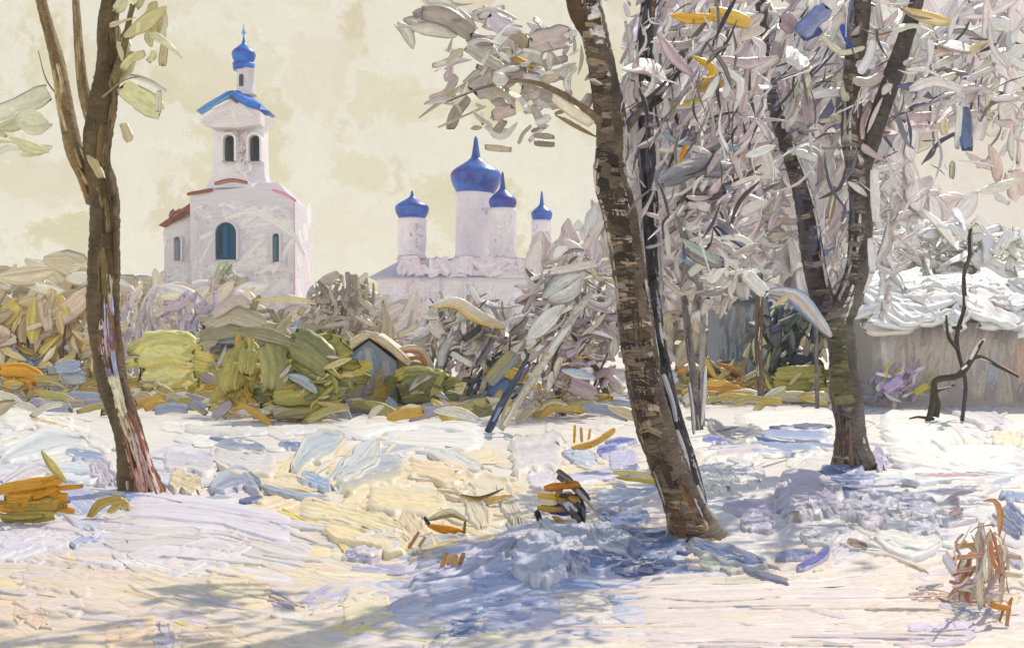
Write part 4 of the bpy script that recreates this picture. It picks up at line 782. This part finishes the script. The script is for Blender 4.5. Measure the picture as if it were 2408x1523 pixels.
tree('tree', 'slim blackish tree pressed close behind the thick middle trunk', T3, dist_of(1266) + .45, '3a383c 54525a',
     [dict(n=90, pal=['34343a', '4a4a52', '28282e', '60606a', '44485a'], across=False, wr=(7, 13)), dict(n=70, pal=['ece8e4', 'd0ccd0', 'b8b4bc', '9aa4b8', 'f0ece6 5a5a62'], across=False, wr=(5, 9), vr=(.26, .48)), dict(n=22, pal=['e0dad4', 'b4b0b4', '8a92b0'], across=False, wr=(4, 7), vr=(-.48, -.36)), dict(n=10, pal=['5a3e34', '6c4c3c'], across=False, t0=.7)],  # white strokes at the right edge: painted highlight mixed with snow
     [([(1516, 250, 26), (1550, 225, 22), (1580, 190, 12), (1640, 120, 6)], '4a4648 5a565a', [], -.2)], crown3)
T4 = [(2008, 1100, 108), (2002, 1050, 78), (2000, 1000, 68), (1992, 920, 76), (1984, 860, 66), (1976, 800, 62), (1968, 755, 74), (2000, 690, 60), (2020, 610, 54), (2026, 500, 54), (2020, 410, 58), (2004, 310, 52), (2004, 210, 44), (2014, 110, 46), (2026, 0, 42), (2035, -140, 30), (2030, -300, 14)]
CR = ['f4f1ec a89c9e', 'efe9e4 948a90', 'f6f3ea d4c6b4', 'e2d6d8 70686c', 'f6f4ee', 'f0eae0 b8a8a4', 'e4dcdc', 'd8cccf', 'efebe4', 'cabdc2', 'f2f0ea', 'c0b2b4', 'e6dccb', 'ddd6c0', 'd4c2c4', 'b4a8a8', 'e9e2d6']
def crown4(a, D):
    for x_, y_, rx_, ry_, n_ in ((1770, 230, 120, 280, 30), (1960, 230, 130, 270, 26), (2230, 130, 170, 150, 18), (1790, 560, 90, 110, 14)): wash(a, x_, y_, rx_, ry_, n_, ['e4dcdc', 'd8cccf', 'e6dccb', 'ddd2d0', 'd9ccd2'], D + 2.2, k=1.3)
    fill(a, 1760, 230, 110, 270, 130, CR + ['a89ca4', '8a8088', 'b8a4ae', 'c8b8c0 8e8488'], (8, 22), (30, 88), 62, 40, D + .8, 1.2)
    fill(a, 1960, 230, 130, 280, 130, CR + ['8a8cae', 'a090a0', 'c8a8a0', 'b4a0aa'], (8, 22), (30, 88), 66, 40, D + .8, 1.2)
    fill(a, 2220, 140, 190, 170, 84, CR + ['e4cda8', 'dcc0b4', 'efe9dc'], (9, 24), (30, 92), 35, 50, D + .4, 1.4)
    fill(a, 2370, 320, 80, 160, 26, ['e6d4c6', 'e9ded0', 'dcc6be', 'f0eae0'], (10, 24), (30, 80), 40, 50, D + .4, 1.2)
    fill(a, 2090, 560, 55, 180, 64, ['f2f0ea', 'e9e5da', 'e0d8d8', 'f4f0ea b0a4a0', 'c4b8b4'], (5, 15), (26, 80), 60, 40, D + .6, .8)
    fill(a, 1980, 600, 40, 150, 40, CR + ['8a8cae'], (8, 16), (26, 70), 70, 30, D + .6, .6)
    fill(a, 1790, 560, 80, 100, 60, CR + ['e0c4bc'], (10, 22), (26, 70), 40, 50, D + .8, .8)
    fill(a, 2020, 230, 360, 280, 50, ['f6f4ee', 'f2eee6', 'efe6dc'], (3, 6), (40, 120), 50, 55, D + .1, 1.0, shape='leaf', curve=.4)
    fill(a, 2000, 220, 380, 260, 110, ['6a6464', '524c4c', '8a8080', '5a5c70'], (4, 8), (40, 110), 65, 35, D, 1.2, shape='leaf')
    leafs(a, [("1880,85 1910,50 1945,20", 44, '6676ae 9498b4'), ("1885,90 1930,70", 22, '44589a'), ("1978,58 2002,112", 16, '3c54b0'), ("1840,40 1870,70", 44, 'a89098'), ("1848,122 1896,158", 36, 'eceef0'), ("2112,262 2140,180 2166,98", 22, 'ece6d0 dcd4c0', 'leaf'), ("2118,22 2190,44 2244,56", 32, 'ccaa44 dcc890', 'leaf'), ("2108,202 2150,206 2194,232", 24, '7072 96'.replace(' ', ''), 'leaf'), ("2130,262 2190,244", 20, '585a80 e4e0dc', 'leaf'), ("2132,276 2196,270", 18, 'b89ca2 d0bcc0'), ("2140,300 2206,304", 20, 'b49aa0 d4c4c6', 'leaf'), ("2268,252 2274,350", 34, '74747e 6078a4'), ("2236,236 2290,206 2336,222", 18, 'f0ede4', 'leaf'), ("2258,250 2250,350", 16, 'f0eee8'), ("2330,150 2380,180 2370,230", 30, 'd6d0d8'), ("2296,452 2350,440 2402,420", 24, 'e2dcc8', 'leaf'), ("2385,400 2395,470", 50, 'e6c4b8'), ("2240,380 2238,420", 14, '7a7a78 e4dcb0'), ("2100,240 2130,330 2150,350", 14, '8a8c94', 'leaf'), ("2050,290 2100,310", 12, 'e8e2d2', 'leaf'), ("1800,685 1870,698 1955,792", 42, 'a9c0da e4c4ac 6a84a8', 'leaf'), ("1860,690 1820,720", 14, 'd8c8a0', 'leaf'), ("2030,690 2050,640 2060,560", 14, 'efece8', 'leaf'), ("2055,400 2060,520", 22, 'efede6'), ("2045,560 2052,640", 16, 'f0eeea'), ("2190,160 2260,130", 20, 'ece9da', 'leaf'), ("2180,200 2260,170", 16, 'dcd4b8', 'leaf'), ("2280,120 2330,100", 24, 'e6caa0'), ("1950,520 1965,450", 12, 'e0d4a8 5a504c', 'leaf'), ("2320,70 2345,180", 10, 'a89c90', 'leaf')], D - .3, .5)
    fill(a, 2100, -140, 330, 120, 80, CR, (10, 24), (40, 90), 40, 50, D, 1.6)
tree('tree', 'twin stemmed grey tree at the right with a low fork', T4, dist_of(1098), '746c66 544e4a',
     [dict(n=170, pal=['6c645c', '544c48', '7e766c', '443e3c', '8c847a', '5c5a50'], wr=(8, 18)), dict(n=24, pal=['5a5a3e', '6e6a4a', '4a4a38'], wr=(16, 30), t0=.1, t1=.24), dict(n=80, pal=['f0ece6', 'd8d2d4 8a8488', 'b8b4c0', 'c9c0b8', 'f2eee8 6a6466'], across=False, wr=(6, 12), vr=(.28, .49)), dict(n=34, pal=['908880', 'a49c96', '847c76'], wr=(9, 16), t0=.2), dict(n=12, pal=['e6e2de', 'd4ced0'], across=False, wr=(6, 10), t0=.25, t1=.6), dict(n=16, pal=['b4a8a4', '6a6c80', '9a9ca8'], across=False, wr=(5, 9), vr=(-.48, -.3)), dict(n=10, pal=['4a3c38', '3c3844', '6a5a50'], across=False, t1=.12)],  # right-edge whites put snow and an edge highlight into the bark colour
     [([(1965, 770, 46), (1930, 690, 52), (1908, 590, 54), (1897, 510, 48), (1884, 440, 42), (1850, 340, 36), (1820, 240, 36), (1800, 150, 32), (1794, 50, 29), (1785, -30, 27), (1770, -160, 18), (1775, -300, 8)], '5c5450 463f42', [dict(n=90, pal=['645c56', '504848', '787068', '44404a', '5a5660'], wr=(8, 16)), dict(n=7, pal=['404660', '5a4448', '4a4650'], across=False, wr=(10, 18), t0=.1, t1=.32), dict(n=26, pal=['d8d0d0', 'b8b0b4', 'e6e0da'], across=False, wr=(4, 8), vr=(.38, .49))], .6),  # last strokes paint the pale edge highlight of this stem
      ([(2022, 420, 34), (2050, 330, 42), (2082, 230, 44), (2112, 140, 40), (2142, 50, 34), (2158, -5, 30), (2190, -120, 18), (2220, -260, 6)], '625c5a 4c4848', [dict(n=40, pal=['6a6460', '585452', '7c7670'], across=False, wr=(9, 16))], -.5)], crown4)
# thin trees and saplings
thin = [([(1645, 1010, 20), (1632, 900, 18), (1618, 780, 18), (1606, 660, 16), (1600, 560, 12), (1610, 440, 8), (1620, 320, 4)], 12.6, '5a5456 8a8688', 'thin dark sapling right beside the blackish slim tree', 1600, 480),
        ([(1652, 1000, 12), (1650, 900, 14), (1652, 780, 14), (1660, 660, 12), (1672, 560, 8), (1690, 440, 4)], 13.4, 'b8b4b0 8a8688', 'thin pale sapling standing right of the thin dark sapling', 1670, 560),
        ([(1790, 930, 16), (1784, 820, 18), (1786, 700, 18), (1782, 600, 16), (1770, 480, 12), (1750, 360, 8), (1735, 230, 4)], 22.0, '7a6a58 5a4c44', 'thin brown sapling growing by the small blue-grey shed', 1770, 500),
        ([(1922, 960, 10), (1918, 760, 10), (1916, 560, 10), (1912, 420, 8), (1910, 300, 6), (1904, 200, 3)], 17.0, '6a6264 8a8284', 'thin upright sapling behind the right tree fork', 1912, 360)]
for pts, D, sp, lab, x, y in thin:
    def cr(a, D, x=x, y=y): fill(a, x, y, 50, 120, 30, PK, (5, 12), (20, 50), 60, 40, D, .5)
    tree('sapling', lab, pts, D, sp, [dict(n=26, pal=sp.split() + ['d8d2cc', '3e3a3c'], across=False, wr=(4, 8))], (), cr, 'thin saplings among the trees')

def twiggy(name, label, cat_, base, D, stems, spec, extra=()):
    r = empty(name, at(base[0], 0, D) * np.array([1, 1, 0]), label, cat_)
    a = Acc()
    for s in stems: tube(a, s, D, spec, ns=10, step=6, rough=.2)
    a.build('stem', M_BARK, r)
    if extra:
        for ex in extra:
            a = Acc(); leafs(a, [ex], D - .05, .05, 1.2); a.build('snow_cap', M_SNOW, r)
    return r
twiggy('bare_shrub', 'bent black bare shrub standing before the shed wall', 'shrub', (2190, 995), dist_of(995), [[(2178, 998, 12), (2192, 960, 16), (2196, 915, 14), (2204, 892, 15), (2250, 884, 16), (2276, 858, 13), (2292, 832, 9), (2312, 800, 5)], [(2200, 980, 14), (2206, 950, 12), (2202, 920, 10), (2245, 905, 5)], [(2270, 862, 10), (2300, 838, 9), (2350, 862, 7), (2396, 886, 5)], [(2196, 985, 8), (2160, 980, 6), (2138, 984, 3)]], '3a3632 57504a',
       [("2282,845 2300,812 2316,798", 8, 'f2eee6 d8b8a0'), ("2262,868 2284,850", 6, 'e6e0da'), ("2305,842 2350,858 2392,880", 4, 'd8b4a0'), ("2205,914 2244,906", 4, 'c8b0a4')])
twiggy('bare_twig', 'single crooked black twig rising in front of the snowy shed roof', 'twig', (2262, 985), dist_of(990), [[(2262, 990, 9), (2270, 900, 9), (2250, 800, 10), (2268, 720, 9), (2266, 650, 9), (2280, 600, 9), (2280, 560, 11), (2284, 538, 5)], [(2262, 770, 10), (2240, 770, 7)], [(2252, 820, 12), (2230, 790, 8), (2225, 740, 4)]], '332f30 5a5452', [("2272,720 2270,655", 5, 'e6e2da'), ("2286,590 2286,545", 4, 'a09890')])
twiggy('fallen_branch', 'pale leaning branch propped in the grey thicket', 'branch', (1178, 1012), 20.4, [[(1178, 1010, 16), (1240, 910, 18), (1300, 815, 20), (1350, 745, 16), (1392, 690, 7)]], 'd8d4c8 b4aea0', [("1185,1000 1290,830", 10, 'e9e6dc c8b890'), ("1290,830 1385,700", 12, 'f0eee8')])
twiggy('fallen_branch', 'dark blue-black leaning branch beside the pale one in the thicket', 'branch', (1150, 1018), 20.0, [[(1146, 1016, 18), (1175, 960, 18), (1215, 890, 14), (1245, 830, 6)]], '34384a 5a6480', [("1160,990 1215,885", 8, '8a98b8'), ("1178,985 1200,930", 7, 'c4b070')])

# ------------------------------------------------------------------ small things on the snow
def clump(name, label, cat_, base, rows, fills=(), group=None, k=1.15):
    D = dist_of(base[1]); r = Acc()
    for f in fills: fill(r, D=D, jit=.12, k=k, **f)
    leafs(r, rows, D, .08, k, th=.3)
    o = r.build(name, M_LEAF); return tag(o, label, cat_, group)
clump('grass_tuft', 'broad mustard and olive dry grass clump at left on the snow', 'grass tuft', (75, 1232), [("20,1150 90,1135 145,1128", 28, 'd2992c'), ("12,1172 140,1160", 28, 'd6a238 c08c28'), ("5,1195 140,1185", 28, 'bc9a3c a88e40'), ("2,1218 130,1212", 26, 'a89a4c 94884a'), ("98,1060 120,1090 158,1135", 22, 'd2c88c b0a650', 'leaf')], [dict(cx=72, cy=1178, rx=70, ry=42, n=24, pal=['d0982e', 'b8923a', 'a4944a'], w=(12, 20), L=(50, 110), **OL)])
clump('grass_tuft', 'small curled ochre grass tuft below the left tree', 'grass tuft', (250, 1222), [("212,1210 240,1182 285,1172", 22, 'c8a03c b4a860'), ("205,1222 222,1195", 12, 'cc9a34'), ("255,1205 290,1180 300,1200", 18, 'c0b068')])
clump('grass_tuft', 'bright orange grass tuft left of the middle trunk', 'grass tuft', (1385, 1062), [("1345,1055 1400,1040 1445,1010", 16, 'e0a83c d8c070'), ("1350,1040 1352,1000", 7, 'e6ac3a'), ("1368,1040 1366,1005", 7, 'dca040'), ("1384,1034 1388,1008", 7, 'e8c060'), ("1350,1060 1390,1050", 12, 'e8a020')])
clump('fallen_leaf', 'orange and white curled leaf with a dark tip lying mid snow', 'leaf', (1045, 1262), [("1005,1235 1050,1245 1100,1255", 22, 'd8962a b87a20', 'leaf'), ("1005,1222 1060,1205 1100,1225", 22, 'e4dfc8 8a8058', 'leaf'), ("998,1215 1010,1235", 9, '3c3a30'), ("1090,1262 1094,1225", 7, '7a6a34')], group=None)
clump('fallen_leaf', 'slim ochre leaf with dark rim on the cream snow', 'leaf', (1130, 1188), [("1080,1165 1130,1180 1205,1165", 18, 'd8a238 e4d8b0', 'leaf'), ("1082,1162 1130,1170 1185,1148", 9, '4a4836 8a8258', 'leaf')])
clump('rotten_stump', 'dark broken stump with orange leaves and a blue hollow', 'stump', (1330, 1228), [("1312,1118 1350,1142 1385,1178", 20, '2e2c2e 4c4850 8a8890'), ("1355,1160 1368,1200 1362,1265", 18, '26262a 3e3e44'), ("1280,1148 1325,1142 1362,1138", 18, 'd88f28 b8701e'), ("1290,1195 1340,1200", 28, '2038a0 2c48b0'), ("1262,1200 1270,1225", 14, '2c2a30'), ("1265,1165 1320,1168", 14, 'd8bc50'), ("1270,1180 1310,1182", 14, 'e4d8a8'), ("1265,1225 1320,1235 1368,1225", 10, 'e0e4ec'), ("1310,1105 1345,1130", 14, '5a5450 8a8488'), ("1355,1150 1400,1200", 10, 'b0a8b0')], [dict(cx=1335, cy=1185, rx=46, ry=44, n=26, pal=['3a383c', '5a5660', 'b09040', '34406a', 'b8b4c4'], w=(8, 14), L=(24, 54), ang=-30, sd=50)])
clump('grass_tuft', 'yellow dry grass against the foot of the middle tree', 'grass tuft', (1500, 1150), [("1440,1110 1500,1112 1560,1128", 12, 'd0c060 e6e0c0'), ("1450,1122 1560,1135", 10, 'b8aa50')])
clump('dry_plant', 'loose rust, cream and mauve dry stalks at the right edge', 'dry plant', (2310, 1432), [("2306,1430 2302,1340 2308,1230", 16, 'ecdfcb d8bc9c'), ("2328,1425 2330,1330 2326,1250", 14, 'e8dccb d4b494'), ("2278,1425 2274,1360 2282,1300", 14, 'a86850 d0a488'), ("2352,1420 2358,1340 2350,1280", 12, 'e4d4c0 c8a080'), ("2312,1178 2338,1176 2352,1205 2350,1262", 15, 'b87a48 dcb48c', 'leaf'), ("2246,1284 2316,1278", 13, 'c4844c e4ceb0'), ("2240,1312 2312,1304", 12, 'bc7850 dcc09c'), ("2252,1340 2316,1332", 11, 'a87068 e8dacc'), ("2232,1236 2296,1222", 14, 'e8e4e0 c0c8d8'), ("2222,1176 2256,1158 2290,1156", 12, 'b4a4ac 98a0b8', 'leaf'), ("2232,1210 2262,1196", 12, 'b08c8c d0c4cc'), ("2330,1300 2400,1310", 12, 'dcc8b4 c08c60'), ("2340,1345 2404,1352", 14, 'f0e8dc d8b890')],
      [dict(cx=2310, cy=1330, rx=70, ry=95, n=60, pal=['e4d8c8', 'ecE4d8'.lower(), 'd4b898', 'cc8a54', 'b87a50', 'b8a0a4', 'd4c8cc', 'e0ccb0'], w=(5, 10), L=(30, 90), ang=86, sd=24, uni=True), dict(cx=2300, cy=1390, rx=90, ry=36, n=26, pal=['e8e0d8', 'c8a08c', 'b4888c', 'd8d0d8'], w=(6, 12), L=(30, 70), ang=4, sd=18)])
clump('grass_tuft', 'orange grass sprig under the white snow slab at lower right', 'grass tuft', (2370, 1470), [("2330,1420 2372,1430", 16, 'c89048'), ("2366,1480 2374,1420 2380,1405", 10, 'd0a060'), ("2350,1460 2362,1425", 7, 'a87048')])
clump('grass_tuft', 'rusty stubble beside the orange leaf on the snow', 'grass tuft', (1060, 1345), [("1036,1345 1048,1300", 12, 'c8965c'), ("1048,1348 1060,1303", 14, 'd8b488'), ("1062,1347 1074,1302", 13, 'c89a68'), ("1075,1345 1090,1300", 12, 'b88850')]) 
clump('grass_tuft', 'pair of short tan stalks left of the orange curled leaf', 'grass tuft', (978, 1300), [("960,1290 985,1250", 8, 'b88c5c'), ("975,1300 1000,1262", 8, 'c8a070')])

# ------------------------------------------------------------------ the air
hb = bpy.data.meshes.new('haze'); q = [(x, y, z) for z in (-1.0, 40.0) for y in (-70.0, 430.0) for x in (-350.0, 350.0)]
hb.from_pydata(q, [], [(0, 2, 3, 1), (4, 5, 7, 6), (0, 1, 5, 4), (2, 6, 7, 3), (0, 4, 6, 2), (1, 3, 7, 5)])
hm = bpy.data.materials.new('haze_air'); hm.use_nodes = True; hm.node_tree.nodes.clear(); H = NT(hm.node_tree)
pv = H.n('ShaderNodeVolumePrincipled', ins={'Color': (.95, .93, .86, 1), 'Density': .0006, 'Anisotropy': .2})
ho = H.n('ShaderNodeOutputMaterial'); H.l.new(pv.outputs[0], ho.inputs['Volume']); hb.materials.append(hm)
hz = bpy.data.objects.new('haze', hb); col.objects.link(hz); tag(hz, kind='stuff')
scene.cycles.volume_bounces = 1
